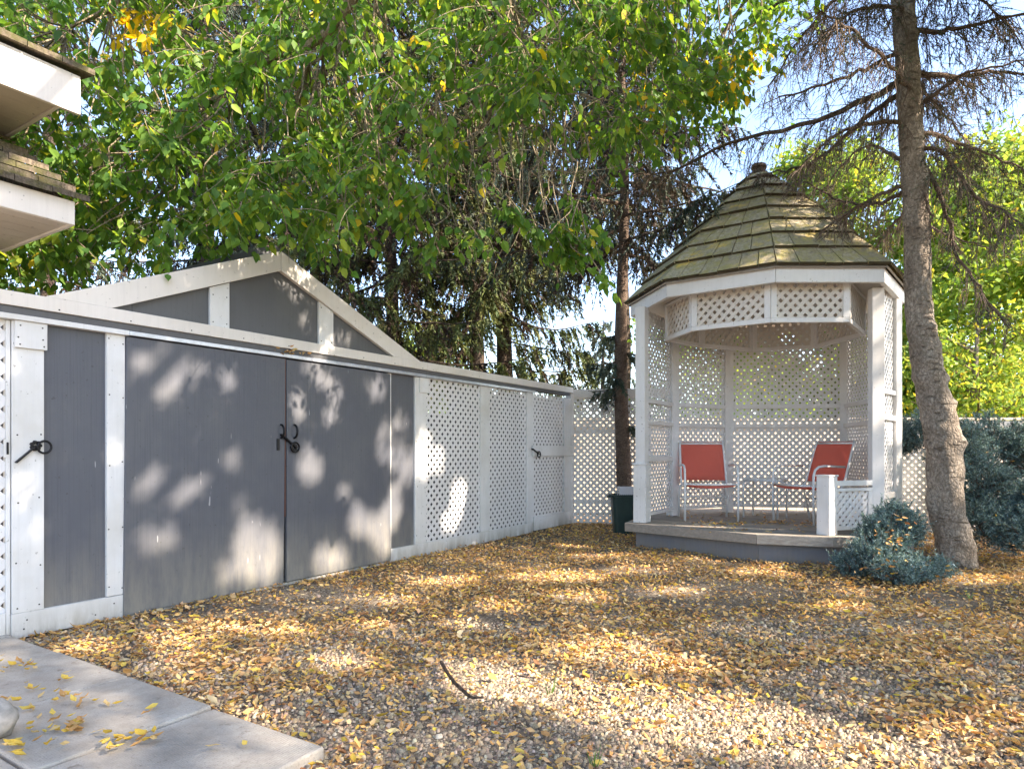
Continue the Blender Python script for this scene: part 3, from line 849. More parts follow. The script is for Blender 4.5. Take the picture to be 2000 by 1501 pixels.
# roof of single shingles
roof = panel_empty('roof', gaz, (2.937, 7.8, 2.87))
def rz_(s): return 2.872 + (apex.z - 2.872) * (s + 0.12 * s * (1 - s))
NC = 8
sk = [0.0, 0.125, 0.25, 0.375, 0.50, 0.625, 0.75, 0.865, 0.965]
ev_out = inset(eave, -0.05)
for i in range(8):
    a, b = ev_out[i], ev_out[(i + 1) % 8]
    def pt(s, wv, lift=0.0):
        q = a.lerp(b, wv); q = cen.lerp(q, 1 - s)
        nrm_ = ((b - a).cross(Vector((apex.x, apex.y, apex.z - 2.87)) - a)).normalized()
        if nrm_.z < 0: nrm_ = -nrm_
        return Vector((q.x, q.y, rz_(s))) + nrm_ * lift
    L = (b - a).length
    for k in range(NC):
        s0, s1 = sk[k], min(sk[k + 1] + 0.035, 0.985)
        Lk = L * (1 - s0)
        n = max(1, int(round(Lk / random.uniform(0.17, 0.23))))
        cuts = sorted([0.0, 1.0] + [min(max((j + random.uniform(-0.28, 0.28)) / n, 0.03), 0.97) for j in range(1, n)])
        for j in range(len(cuts) - 1):
            w0, w1 = cuts[j] + (0.004 if j else 0.0005) / Lk, cuts[j + 1] - (0.004 if j < len(cuts) - 2 else 0.0005) / Lk
            if w1 - w0 < 0.004: continue
            e0 = s0 - random.uniform(0.0, 0.006); th = random.uniform(0.020, 0.030)
            l0 = 0.012 + random.uniform(0, 0.006)
            bot = [pt(e0, w0, l0), pt(e0, w1, l0), pt(s1, w1, -0.012), pt(s1, w0, -0.012)]
            top = [pt(e0, w0, l0 + th), pt(e0, w1, l0 + th + random.uniform(-.004, .004)), pt(s1, w1, 0.003), pt(s1, w0, 0.003)]
            sh = MB().hexa(bot, top).build('shingle', M['shingle'], roof)
            sh.data.materials.append(M['shingle_butt_shade']); sh.data.polygons[2].material_index = 1  # butt face gets the painted shadow colour
    MB().hexa([pt(0.0, 0, -.03), pt(0, 1, -.03), pt(.97, .5, -.03)], [pt(0.0, 0, -.014), pt(0, 1, -.014), pt(.97, .5, -.014)]).build('roof_board', M['deck'], roof)
fin = MB()
fin.tube([apex + Vector((0, 0, z)) for z in (-0.15, -0.05, -0.04, 0.01, 0.015, 0.05, 0.065)], [0.15, 0.105, 0.085, 0.07, 0.095, 0.085, 0.045], 8)
fin.build('finial', M['bark_mid'], gaz)
# deck of planks, rim and skirt
deckp = [Vector(p + (0,)) for p in ((1.28, 7.45), (2.40, 6.43), (3.05, 6.21), (3.78, 6.28), (4.52, 7.15), (4.55, 8.75), (3.0, 9.28), (2.0, 9.02))]
deck = panel_empty('deck', gaz, (2.9, 7.7, DK))
pd = (deckp[1] - deckp[0]).normalized(); pn = Vector((-pd.y, pd.x, 0))
din = inset(deckp, 0.035)
def clip_poly(poly, p0, nrm):
    out = []
    for i in range(len(poly)):
        p, q = poly[i], poly[(i + 1) % len(poly)]
        a, b = (p - p0).dot(nrm), (q - p0).dot(nrm)
        if a >= 0: out.append(p)
        if (a >= 0) != (b >= 0): out.append(p.lerp(q, a / (a - b)))
    return out
s = -1.0
while s < 3.2:
    poly = clip_poly(din, deckp[0] + pn * (s + 0.003), pn)
    if len(poly) > 2: poly = clip_poly(poly, deckp[0] + pn * (s + 0.137), -pn)
    if len(poly) > 2:
        o = MB().prism(poly, DK - 0.035, DK - 0.0005 + random.uniform(-.002, .0)).build('plank', M['deck'], deck)
    s += 0.14
for i in range(8):
    a, b = deckp[i], deckp[(i + 1) % 8]; e = (b - a).normalized() * 0.001
    MB().prism([a + e, b - e, din[(i + 1) % 8] - e, din[i] + e], DK - 0.095, DK + 0.001).build('rim_board', M['deck'], gaz, bevel=0.005)
skp = inset(deckp, 0.11); ski = inset(deckp, 0.135)
for i in range(8):
    a, b = skp[i], skp[(i + 1) % 8]; e = (b - a).normalized() * 0.001
    MB().prism([a + e, b - e, ski[(i + 1) % 8] - e, ski[i] + e], -0.04, DK - 0.036).build('skirt_panel', M['skirt'], gaz)

# ------------------------------------------------------------------ patio chairs, side table
def make_chair(label, loc, rz):
    c = thing('patio_chair', label, 'chair', loc, rz, 'red patio chairs in the gazebo')
    W = 0.30; rt = 0.0135
    for s in (-1, 1):
        x = s * W
        # arm and front leg: one bent tube
        pts = [(x, -0.25, 0.0), (x, -0.262, 0.30), (x, -0.258, 0.54), (x, -0.235, 0.605), (x, -0.185, 0.64), (x, -0.10, 0.65), (x, 0.20, 0.637)]
        MB().tube(pts, rt, 10).build('arm', M['frame'], c, smooth=True, local=True)
        # back leg
        MB().tube([(s * (W - .01), 0.30, 0.0), (s * (W - .01), 0.235, 0.25), (s * (W - .015), 0.20, 0.40)], rt, 10).build('leg', M['frame'], c, smooth=True, local=True)
        # side rail of seat and back
        MB().tube([(s * (W - .03), -0.265, 0.435), (s * (W - .03), -0.1, 0.405), (s * (W - .03), 0.14, 0.385), (s * (W - .03), 0.21, 0.42), (s * (W - .03), 0.25, 0.52), (s * (W - .035), 0.37, 0.87), (s * (W - .04), 0.395, 0.925)], rt, 10).build('side_rail', M['frame'], c, smooth=True, local=True)
        MB().tube([(s * (W - .03), -0.262, 0.435), (s * W, -0.262, 0.42)], rt * .9, 8).build('rail_bracket', M['frame'], c, smooth=True, local=True)
    MB().tube([(-W + .03, -0.27, 0.43), (0, -0.27, 0.425), (W - .03, -0.27, 0.43)], rt, 10).build('front_bar', M['frame'], c, smooth=True, local=True)
    MB().tube([(-W + .04, 0.385, 0.905), (W - .04, 0.385, 0.905)], rt * .9, 10).build('top_bar', M['frame'], c, smooth=True, local=True)
    MB().tube([(-W + .02, 0.235, 0.25), (W - .02, 0.235, 0.25)], rt * .8, 8).build('stretcher', M['frame'], c, smooth=True, local=True)
    def sheet(prof, name, sag):
        mb = MB(); nx_ = 9
        vs = []
        for (y, z) in prof:
            for k in range(nx_):
                u = -1 + 2 * k / (nx_ - 1)
                q = sag * (1 - u * u)
                vs.append((u * (W - 0.032), y + q * (1 if name == 'back_sling' else 0), z - q * (0 if name == 'back_sling' else 1)))
        fs = [(r * nx_ + k, r * nx_ + k + 1, (r + 1) * nx_ + k + 1, (r + 1) * nx_ + k) for r in range(len(prof) - 1) for k in range(nx_ - 1)]
        o = mb.add(vs, fs).build(name, M['sling'], c, smooth=True, local=True)
        m = o.modifiers.new('thickness', 'SOLIDIFY'); m.thickness = 0.003
    sheet([(-0.285, 0.415), (-0.268, 0.448), (-0.18, 0.425), (-0.05, 0.405), (0.08, 0.395), (0.16, 0.397)], 'seat_sling', 0.03)
    sheet([(0.225, 0.455), (0.25, 0.53), (0.29, 0.65), (0.33, 0.77), (0.37, 0.875), (0.392, 0.925)], 'back_sling', 0.02)
    return c
c1 = make_chair('red sling patio chair facing out beside the left post', (2.335, 7.84, DK), R(-6))
# the second one faces the first: copied
def copy_tree(o, parent=None):
    c = o.copy(); COL.objects.link(c)
    if parent is not None: c.parent = parent
    for ch in o.children: copy_tree(ch, c)
    return c
c2 = copy_tree(c1)
c2['label'] = 'red sling patio chair turned sideways behind the short white newel'
F1 = Vector((3.08, 7.72, 0)); fd = Vector((-0.93, -0.37, 0)).normalized()
rz2 = math.atan2(fd.x, -fd.y) * -1
rz2 = math.atan2(fd.y, fd.x) + math.pi / 2      # chair's own front is -Y
cr = Vector((math.cos(rz2), math.sin(rz2), 0)); cb = Vector((-math.sin(rz2), math.cos(rz2), 0))
farside = -1 if (cr * -1).y > cr.y else 1
p2 = F1 - cr * (0.30 * farside) + cb * 0.25
c2.location = (p2.x, p2.y, DK); c2.rotation_euler = (0, 0, rz2)
tb = thing('side_table', 'small white side table between the two red chairs', 'table', (3.03, 8.02, DK), 0)
q = [Vector((2.86, 8.10, 0)), Vector((3.16, 7.80, 0)), Vector((3.36, 8.02, 0)), Vector((3.06, 8.32, 0))]
MB().prism(q, DK + 0.465, DK + 0.475).build('table_top', M['frame'], tb, bevel=0.002)
for i in range(4):
    a, b = q[i], q[(i + 1) % 4]
    MB().tube([a + Vector((0, 0, DK + 0.455)), b + Vector((0, 0, DK + 0.455))], 0.012, 8).build('top_rim', M['frame'], tb, smooth=True)
    MB().tube([a + Vector((0, 0, DK)), a + Vector((0, 0, DK + 0.40)), a.lerp((q[0] + q[2]) / 2, 0.08) + Vector((0, 0, DK + 0.455))], 0.012, 8).build('leg', M['frame'], tb, smooth=True)

# ------------------------------------------------------------------ bin with basket
bx, by = 1.475, 8.72
bn_ = thing('waste_bin', 'dark green plastic bin beside the spruce trunk and gazebo post', 'bin', (bx, by, 0))
def ringrect(w, d, z, r=0.05, n=4):
    out = []
    for cx, cy, a0 in ((w / 2 - r, -d / 2 + r, -90), (w / 2 - r, d / 2 - r, 0), (-w / 2 + r, d / 2 - r, 90), (-w / 2 + r, -d / 2 + r, 180)):
        for k in range(n + 1):
            a = R(a0 + 90 * k / n); out.append((bx + cx + r * math.cos(a), by + cy + r * math.sin(a), z))
    return out
def loft(loops, close=True):
    mb = MB(); n = len(loops[0])
    vs = [p for l in loops for p in l]
    fs = [(i * n + k, i * n + (k + 1) % n, (i + 1) * n + (k + 1) % n, (i + 1) * n + k) for i in range(len(loops) - 1) for k in range(n)]
    if close: fs.append(tuple(range(n - 1, -1, -1)))
    return mb.add(vs, fs)
loft([ringrect(.24, .22, -0.02), ringrect(.31, .28, 0.49), ringrect(.29, .26, 0.49), ringrect(.23, .21, 0.02)]).build('bin_body', M['bin'], bn_, smooth=False)
loft([ringrect(.315, .285, 0.475), ringrect(.345, .315, 0.478), ringrect(.345, .315, 0.502), ringrect(.292, .262, 0.503)], False).build('rim', M['bin'], bn_)
MB().box((bx - .19, by - .02, .478), (.05, .12, .035)).build('handle', M['bin'], bn_, bevel=.006)
bk = thing('basket', 'white perforated plastic basket set in the top of green bin', 'basket', (bx + .04, by, 0.49))
mbk = MB()
w2, d2_ = .21, .2
cxk, cyk = bx + .05, by - .01
for z in (0.455, 0.52, 0.555, 0.59):
    hh = 0.05 if z < 0.5 else 0.022
    for sx, sy, ww, dd in ((0, -d2_ / 2, w2, .006), (0, d2_ / 2, w2, .006), (-w2 / 2, 0, .006, d2_ - .007), (w2 / 2, 0, .006, d2_ - .007)):
        mbk.box((cxk + sx, cyk + sy, z), (ww, dd, hh))
mbk.build('basket_band', M['basket'], bk)
mbk = MB()
for k in range(9):
    u = -w2 / 2 + w2 * k / 8
    for sy in (-1, 1): MB().box((cxk + u, cyk + sy * d2_ / 2, 0.52), (.010, .0075, .15)).build('basket_rib', M['basket'], bk)
MB().box((cxk, cyk, 0.432), (w2, d2_, .006)).build('basket_floor', M['basket'], bk)

# ------------------------------------------------------------------ the house corner: two eaves
house = thing('house', 'corner of a cream house with two stacked eaves over the fence', 'house', (-3.2, 3.4, 0))
W_ = -NF
def eave_block(corner, hb, hf, ov, length, over, rise, steep, name):
    """fascia running back along -U from the corner, soffit going in along W_"""
    c = Vector((corner[0], corner[1], 0))
    e = c - U * length
    P = [c, c + W_ * 0.03, e + W_ * 0.03, e]
    MB().prism(P[::-1], hb, hb + hf).build('fascia', M['cream'], house, bevel=0.004)
    q0 = c - U * over + W_ * 0.031
    Q = [q0, q0 + W_ * ov, e + W_ * ov, e + W_ * 0.031]
    nb_ = 7
    for i in range(nb_):
        a_, b_ = q0 + W_ * (ov * i / nb_ + .002), q0 + W_ * (ov * (i + 1) / nb_ - .002)
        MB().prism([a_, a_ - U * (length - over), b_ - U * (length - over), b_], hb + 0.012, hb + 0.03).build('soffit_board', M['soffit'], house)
    g0 = q0 + U * 0.004
    MB().prism([g0 + U * .02, g0, g0 + W_ * ov, g0 + W_ * ov + U * .02], hb + 0.002, hb + 0.05).build('soffit_trim', M['cream'], house)
    # end board of the roof above the soffit
    z0 = hb + 0.031
    A = c - U * (over + 0.005) + W_ * 0.032
    B = A + W_ * ov
    tri = [A + Vector((0, 0, z0)), B + Vector((0, 0, z0)), B + Vector((0, 0, hb + hf + ov * rise)), A + Vector((0, 0, hb + hf))]
    MB().hexa([p - U * 0.02 for p in tri], tri).build('gable_end', M['house_shingle'], house)
    # shingle courses
    rr = panel_empty('roof', house, (c.x, c.y, hb + hf))
    run = 0.0; step = 0.16
    k = 0
    while run < ov + 0.5:
        s0 = -0.05 + run; s1 = s0 + step + 0.06
        x = 0.06 + random.uniform(-.03, .0)
        while x > -length:
            wv = random.uniform(0.14, 0.24)
            b0 = c + U * x; b1 = c + U * (x - wv + 0.004)
            l0 = 0.022 + random.uniform(0, .01)
            def q(b, s, l): return b + W_ * s + Vector((0, 0, hb + hf + 0.004 + max(s, -0.05) * rise + l))
            bot = [q(b0, s0, l0), q(b1, s0, l0), q(b1, s1, -0.004), q(b0, s1, -0.004)]
            top = [q(b0, s0, l0 + .034), q(b1, s0, l0 + .034 + random.uniform(-.006, .006)), q(b1, s1, .008), q(b0, s1, .008)]
            MB().hexa(bot, top).build('shingle', M['house_shingle'], rr)
            x -= wv
        run += step; k += 1
eave_block((-2.665, 4.05), 3.165, 0.235, 0.95, 2.2, 0.13, 0.32, 0, 'upper')
eave_block((-2.54, 3.81), 2.40, 0.138, 0.95, 2.2, 0.02, 0.60, 0, 'lower')
hc = Vector((-2.54, 3.81, 0)) + W_ * 1.0 - U * 0.5
MB().prism([hc, hc + W_ * 2.0, hc + W_ * 2.0 - U * 5, hc - U * 5], 0, 3.3).build('wall', M['cream'], house)
for ob in house.children:
    pass

# ================================================================== vegetation
def unit(a):
    return a / np.maximum(np.linalg.norm(a, axis=-1, keepdims=True), 1e-9)

def rand_unit(n):
    return unit(rng.normal(size=(n, 3)))

def P3(px, py, y):
    """point at distance y seen at a pixel of the photograph"""
    return Vector(((px - 1000) / F * y, y, EYE + (HZ - py) / F * y))

def to_px(V):
    y = np.maximum(V[:, 1], 0.05)
    return 1000 + F * V[:, 0] / y, HZ - F * (V[:, 2] - EYE) / y

LEAF_T = np.array([[0, 0, 0], [.30, 0, -.06], [.65, 0, -.05], [1, 0, -.10], [.24, .36, .03], [.60, .33, .03], [.24, -.36, .03], [.60, -.33, .03]])
LEAF_Q = [(0, 4, 1, 1), (4, 5, 2, 1), (5, 3, 2, 2), (0, 1, 6, 6), (1, 2, 7, 6), (2, 3, 7, 7)]
LEAF_TRI = np.array([(0, 4, 1), (4, 5, 1), (5, 2, 1), (5, 3, 2), (0, 1, 6), (1, 2, 6), (2, 7, 6), (2, 3, 7)])[:, ::-1]
LEAF_S = np.array([[0, 0, 0], [.42, .36, .05], [1, 0, -.06], [.42, -.36, .05]])
LEAF_STRI = np.array([(0, 2, 1), (0, 3, 2)])

def leaf_arrays(P, A, Nn, L, W, tint, tmpl=LEAF_T, tri=LEAF_TRI):
    """leaf blades: base point, axis, normal, length, width, colour"""
    A = unit(A); sd_ = unit(np.cross(A, Nn)); Nn = np.cross(sd_, A)
    k = len(tmpl)
    V = (P[:, None, :] + A[:, None, :] * (tmpl[None, :, 0:1] * L[:, None, None])
         + sd_[:, None, :] * (tmpl[None, :, 1:2] * W[:, None, None]) + Nn[:, None, :] * (tmpl[None, :, 2:3] * L[:, None, None]))
    Fc = tri[None] + (np.arange(len(P)) * k)[:, None, None]
    return V.reshape(-1, 3), Fc.reshape(-1, 3), np.repeat(tint, k, axis=0)

def pick_tints(n, choices, probs, jitter=0.18):
    c = np.array(choices)[rng.choice(len(choices), n, p=np.array(probs) / sum(probs))]
    return c * (1 + rng.uniform(-jitter, jitter, (n, 1))) * (1 + rng.uniform(-.08, .08, (n, 3)))

GREENS = [(0.088, 0.185, 0.036), (0.135, 0.25, 0.044), (0.062, 0.145, 0.036), (0.23, 0.31, 0.045), (0.62, 0.50, 0.06)]
GP = [0.36, 0.27, 0.24, 0.11, 0.018]

# ---- where the sun comes through the crown: patches on the shed front (pixels of the photograph) and on the ground
SUNN = np.array(SUN)
FRONT = [(320, 725, 34, 46), (262, 700, 14, 16), (385, 712, 12, 14), (440, 735, 15, 20), (325, 950, 52, 30), (292, 1045, 56, 24), (462, 982, 14, 18), (455, 900, 12, 14),
         (500, 1070, 40, 58), (440, 1112, 18, 16), (400, 930, 10, 14), (580, 778, 14, 18), (653, 758, 15, 18), (622, 735, 12, 16), (735, 752, 16, 17), (588, 812, 14, 16), (645, 812, 12, 18),
         (605, 905, 20, 32), (645, 1088, 28, 26), (702, 1012, 20, 30), (742, 1035, 20, 36), (755, 860, 16, 40), (668, 955, 12, 14), (790, 815, 11, 16), (772, 980, 14, 30),
         (795, 900, 14, 34), (48, 935, 14, 22), (46, 1020, 24, 34), (130, 895, 22, 12), (185, 1110, 18, 22), (222, 870, 10, 30), (858, 890, 10, 20), (905, 965, 14, 26), (880, 1015, 10, 9),
         (985, 920, 18, 40), (1000, 850, 14, 20), (600, 700, 30, 14), (585, 565, 10, 9), (563, 545, 7, 9), (600, 620, 12, 14), (670, 655, 12, 14), (640, 650, 10, 20), (690, 575, 22, 16),
         (575, 530, 14, 12), (830, 880, 10, 40), (30, 690, 16, 14), (1070, 930, 12, 20), (1060, 1000, 14, 14)]
GROUND = [(960, 1305, 90, 20), (1040, 1335, 130, 24), (1180, 1362, 150, 30), (1380, 1400, 190, 36), (1570, 1438, 180, 34), (1760, 1470, 150, 24), (1180, 1262, 90, 20), (1290, 1290, 70, 16),
          (300, 1305, 34, 12), (645, 1290, 60, 14), (760, 1165, 50, 8), (1080, 1125, 90, 10), (40, 1288, 34, 12), (258, 1418, 40, 14), (1165, 1078, 60, 7), (1330, 1150, 60, 7), (430, 1222, 50, 9),
          (1000, 1050, 40, 6), (1480, 1110, 60, 6), (900, 1215, 50, 9), (560, 1225, 50, 8), (1900, 1130, 60, 8), (1250, 1470, 60, 16), (720, 1215, 40, 8), (1120, 1165, 60, 8), (860, 1130, 60, 9), (1230, 1110, 60, 7), (960, 1180, 40, 7), (1400, 1060, 40, 4), (330, 1240, 40, 9), (160, 1260, 26, 9), (1850, 1420, 90, 16), (500, 1400, 60, 14), (760, 1330, 30, 10), (1640, 1180, 50, 8), (1950, 1400, 40, 14)]
def lets_sun_through(P, grow=1.0):
    """True where a leaf at P would shade one of those patches"""
    hit = np.zeros(len(P), dtype=bool)
    # shed front
    nf = np.array(NF); o0 = np.array(O0)
    k = ((P - o0) @ nf - 0.03) / (SUNN @ nf)
    H = P - SUNN * k[:, None]
    px, py = to_px(H)
    ok = k > 0.2
    for x, y, a, b in FRONT:
        hit |= ok & (((px - x) / (a * 1.2 * grow + 9)) ** 2 + ((py - y) / (b * 1.2 * grow + 9)) ** 2 < 1)
    k = P[:, 2] / SUNN[2]
    H = P - SUNN * k[:, None]
    px, py = to_px(H); ok = H[:, 1] > 1.2
    for x, y, a, b in GROUND:
        hit |= ok & (((px - x) / (a * 1.15 * grow)) ** 2 + ((py - y) / (b * 1.35 * grow)) ** 2 < 1)
    return hit

SPOTS = [(P3(1460, 460, 6.9), .16), (P3(1570, 475, 6.6), .16), (P3(1400, 500, 7.0), .12), (P3(1650, 480, 6.7), .1), (P3(1612, 985, 6.4), .22), (P3(1712, 790, 6.6), .2), (P3(1712, 640, 6.6), .12),
         (P3(1450, 1040, 6.5), .14), (P3(1845, 930, 6.0), .16), (P3(1770, 1060, 5.5), .22), (P3(1700, 1010, 5.6), .12), (P3(1960, 880, 7.0), .35), (P3(1930, 1040, 6.6), .3), (P3(1400, 600, 6.8), .12), (P3(1600, 600, 6.5), .1),
         (P3(1250, 800, 7.4), .16), (P3(1255, 960, 7.3), .16), (P3(1795, 520, 6.1), .14), (P3(1775, 250, 6.1), .14), (P3(1350, 560, 6.9), .12), (P3(1620, 540, 6.3), .14), (P3(1620, 1045, 6.2), .1)]
def spots(P):
    """True where a leaf would shade one of the bright flecks on gazebo, trunk and shrubs"""
    h = np.zeros(len(P), dtype=bool)
    for c, r in SPOTS:
        d = P - np.array(c); k = d @ SUNN
        h |= (k > .1) & (np.linalg.norm(d - SUNN * k[:, None], axis=1) < r)
    return h

# ---- the big broad-leaved tree that arches over the yard from behind the viewer
btree = thing('leafy_tree', 'large broad-leaved tree arching its drooping green and yellow branches over the yard', 'tree', (4.6, -1.6, 0))
tr = MB()
tr.tube([(4.6, -1.6, -0.1), (4.58, -1.58, 0.3), (4.5, -1.5, 1.5), (4.35, -1.35, 2.8), (4.2, -1.2, 3.6)], [0.36, 0.28, 0.24, 0.22, 0.2], 14)
tr.build('trunk', M['bark_leafy'], btree, smooth=True)
def spline(pts, n):
    pts = [Vector(p) for p in pts]; out = []
    m = len(pts) - 1
    for i in range(n):
        u = i / (n - 1) * m; k = min(int(u), m - 1); f = u - k
        p0, p1, p2, p3 = pts[max(k - 1, 0)], pts[k], pts[k + 1], pts[min(k + 2, m)]
        out.append(0.5 * ((2 * p1) + (p2 - p0) * f + (2 * p0 - 5 * p1 + 4 * p2 - p3) * f * f + (3 * p1 - p0 - 3 * p2 + p3) * f ** 3))
    return out
LIMBS = [
    [(4.2, -1.2, 3.6), (3.0, 0.6, 5.2), (1.2, 2.6, 5.7), (-0.5, 4.4, 5.0), P3(645, 55, 5.0), P3(505, 125, 5.2), P3(420, 190, 5.35), P3(300, 235, 5.6), P3(200, 300, 5.9)],
    [(4.2, -1.2, 3.6), (2.8, 0.4, 5.6), (0.6, 3.0, 6.4), (-1.0, 4.8, 5.6), P3(700, -40, 5.2), P3(655, 80, 5.3), P3(592, 150, 5.35), P3(560, 260, 5.45)],
    [(4.2, -1.2, 3.6), (3.4, 1.0, 5.8), (1.8, 3.6, 6.6), (0.6, 5.2, 6.0), P3(1010, -60, 5.6), P3(985, 60, 5.6), P3(965, 150, 5.65), P3(945, 245, 5.7), P3(880, 265, 5.75)],
    [(4.2, -1.2, 3.6), (3.8, 1.2, 6.0), (2.9, 4.2, 6.8), (2.0, 6.0, 6.4), P3(1180, -60, 6.8), P3(1030, 60, 7.0), P3(1080, 190, 7.0)],
    [(4.2, -1.2, 3.6), (4.0, 1.4, 5.6), (3.6, 4.4, 6.6), (3.0, 6.4, 6.5), P3(1480, -30, 7.2), P3(1400, 80, 7.4), P3(1330, 170, 7.5)],
    [(4.2, -1.2, 3.6), (2.2, 0.8, 5.2), (-0.6, 2.6, 5.9), (-2.6, 4.2, 5.4), P3(260, -40, 5.0), P3(130, 60, 5.3), P3(40, 150, 5.6)],
    [(4.35, -1.3, 3.2), (5.6, -2.0, 5.0), (6.8, -2.8, 6.6), (7.6, -3.6, 7.4)],
    [(4.3, -1.3, 3.4), (5.2, 0.4, 5.6), (6.0, 1.6, 7.2), (6.6, 2.4, 7.8)],
    [(4.25, -1.2, 3.5), (4.2, -1.6, 5.4), (4.4, -2.2, 7.4), (4.6, -2.6, 8.6)],
    [(4.3, -1.4, 3.3), (3.2, -2.6, 5.0), (2.0, -3.8, 6.2), (1.0, -4.6, 6.8)],
]
limb_pts = []
for L in LIMBS:
    sp = spline(L, 40)
    sp = [p + Vector((random.uniform(-1, 1), random.uniform(-1, 1), random.uniform(-1, 1))) * 0.018 for p in sp]
    r = [0.095 * (1 - i / 39) ** 1.7 + 0.009 for i in range(40)]
    MB().tube(sp, r, 9).build('limb', M['bark_leafy'], btree, smooth=True)
    limb_pts += [np.array(p) for p in sp[8:]]
limb_pts = np.array(limb_pts)

# lower edge of the foliage across the picture
EDGE_X = [-200, 0, 120, 200, 330, 450, 520, 600, 660, 720, 800, 840, 880, 960, 1040, 1100, 1170, 1215, 1290, 1400, 1480, 1540, 1600]
EDGE_Y = [600, 590, 575, 550, 520, 495, 470, 500, 540, 440, 470, 500, 330, 345, 400, 430, 400, 350, 305, 270, 205, 150, 60]
def gap_noise(x, y):
    return (np.sin(x * 0.021 + 1.3) * np.sin(y * 0.027 + 0.4) + 0.7 * np.sin(x * 0.047 - y * 0.031 + 2.1) + 0.5 * np.sin(x * 0.011 + y * 0.019))
twv, twf = MB(), None
LP, LA, LN, LL, LT = [], [], [], [], []
twigs = MB()
def spray(tip0, length, n, droop=0.7, size=0.085, heading=None, thin=True):
    """a drooping twig with leaves in two ranks"""
    d = heading if heading is not None else unit(np.array([rng.normal(), rng.normal() * 0.7, -0.55 + rng.normal() * 0.25])[None])[0]
    pts = []
    p = tip0.copy(); v = d.copy()
    m = 5
    for i in range(m + 1):
        pts.append(p.copy()); p = p + v * length / m
        v = unit((v + np.array([0, 0, -droop / m]) + rng.normal(size=3) * 0.09)[None])[0]
    pts = np.array(pts)
    u = np.sort(rng.uniform(0.02, 1.0, n)) * m
    k = np.minimum(u.astype(int), m - 1); f = (u - k)[:, None]
    base = pts[k] * (1 - f) + pts[k + 1] * f
    ax = unit(pts[k + 1] - pts[k])
    side = unit(np.cross(ax, np.array([0, 0, 1.0]) + rng.normal(size=(n, 3)) * 0.15)) * np.where(np.arange(n) % 2 == 0, 1, -1)[:, None]
    A = unit(ax * 0.55 + side * 0.75 + np.array([0, 0, -0.55]) + rng.normal(size=(n, 3)) * 0.28)
    Nn = unit(np.array([0, 0, 1.0]) + rng.normal(size=(n, 3)) * 0.45)
    stalk = A * 0.02
    LP.append(base + stalk); LA.append(A); LN.append(Nn)
    LL.append(size * rng.uniform(0.6, 1.2, n))
    LT.append(pick_tints(n, GREENS, GP))
    return pts

px = rng.uniform(-160, 1590, 8800); ylow = np.interp(px, EDGE_X, EDGE_Y)
py = -330 + (ylow - 40 + 330) * rng.uniform(0, 1, 8800) ** 0.72
g = gap_noise(px, py)
dens = np.clip(0.36 + 0.40 * g, 0.05, 1.0)
dens = np.where(py > ylow - 120, np.maximum(dens, 0.5), dens)
# the dark window onto the spruces in the middle
hole = (((px - 905) / 135) ** 2 + ((py - 350) / 150) ** 2 < 1) | (((px - 1090) / 95) ** 2 + ((py - 360) / 105) ** 2 < 1)
dens = np.where(hole, 0.07, dens)
dens = np.where(px > 1480, dens * 0.35, dens)
keep = rng.uniform(0, 1, 8800) < dens
px, py = px[keep], py[keep]
for x, y in zip(px, py):
    yy = rng.uniform(4.4, 6.6) + max(0, (x - 1050)) / 500 * 1.6
    st = np.array(P3(x, y - 40, yy))
    if y < -120 and rng.uniform() < 0.4: continue
    pts = spray(st, rng.uniform(0.28, 0.5), int(rng.integers(8, 17)), 0.8)
    if rng.uniform() < 0.75:
        twigs.tube([pts[i] for i in range(0, 6)], [0.0035, .003, .0026, .0022, .0018, .0012], 3, cap=False)
    if rng.uniform() < 0.16:       # a longer bare stem going up to its limb
        q = limb_pts[np.argmin(np.linalg.norm(limb_pts - (st + np.array([0, 0, 0.7])), axis=1))]
        if np.linalg.norm(q - st) < 2.6:
            mid = st * 0.45 + q * 0.55 + np.array([rng.normal() * .1, rng.normal() * .1, -0.12])
            sp = spline([q, mid, st * 0.75 + mid * 0.25 + rng.normal(size=3) * 0.05, st], 9)
            twigs.tube(sp, list(np.linspace(0.009, 0.0035, 9)), 4, cap=False)
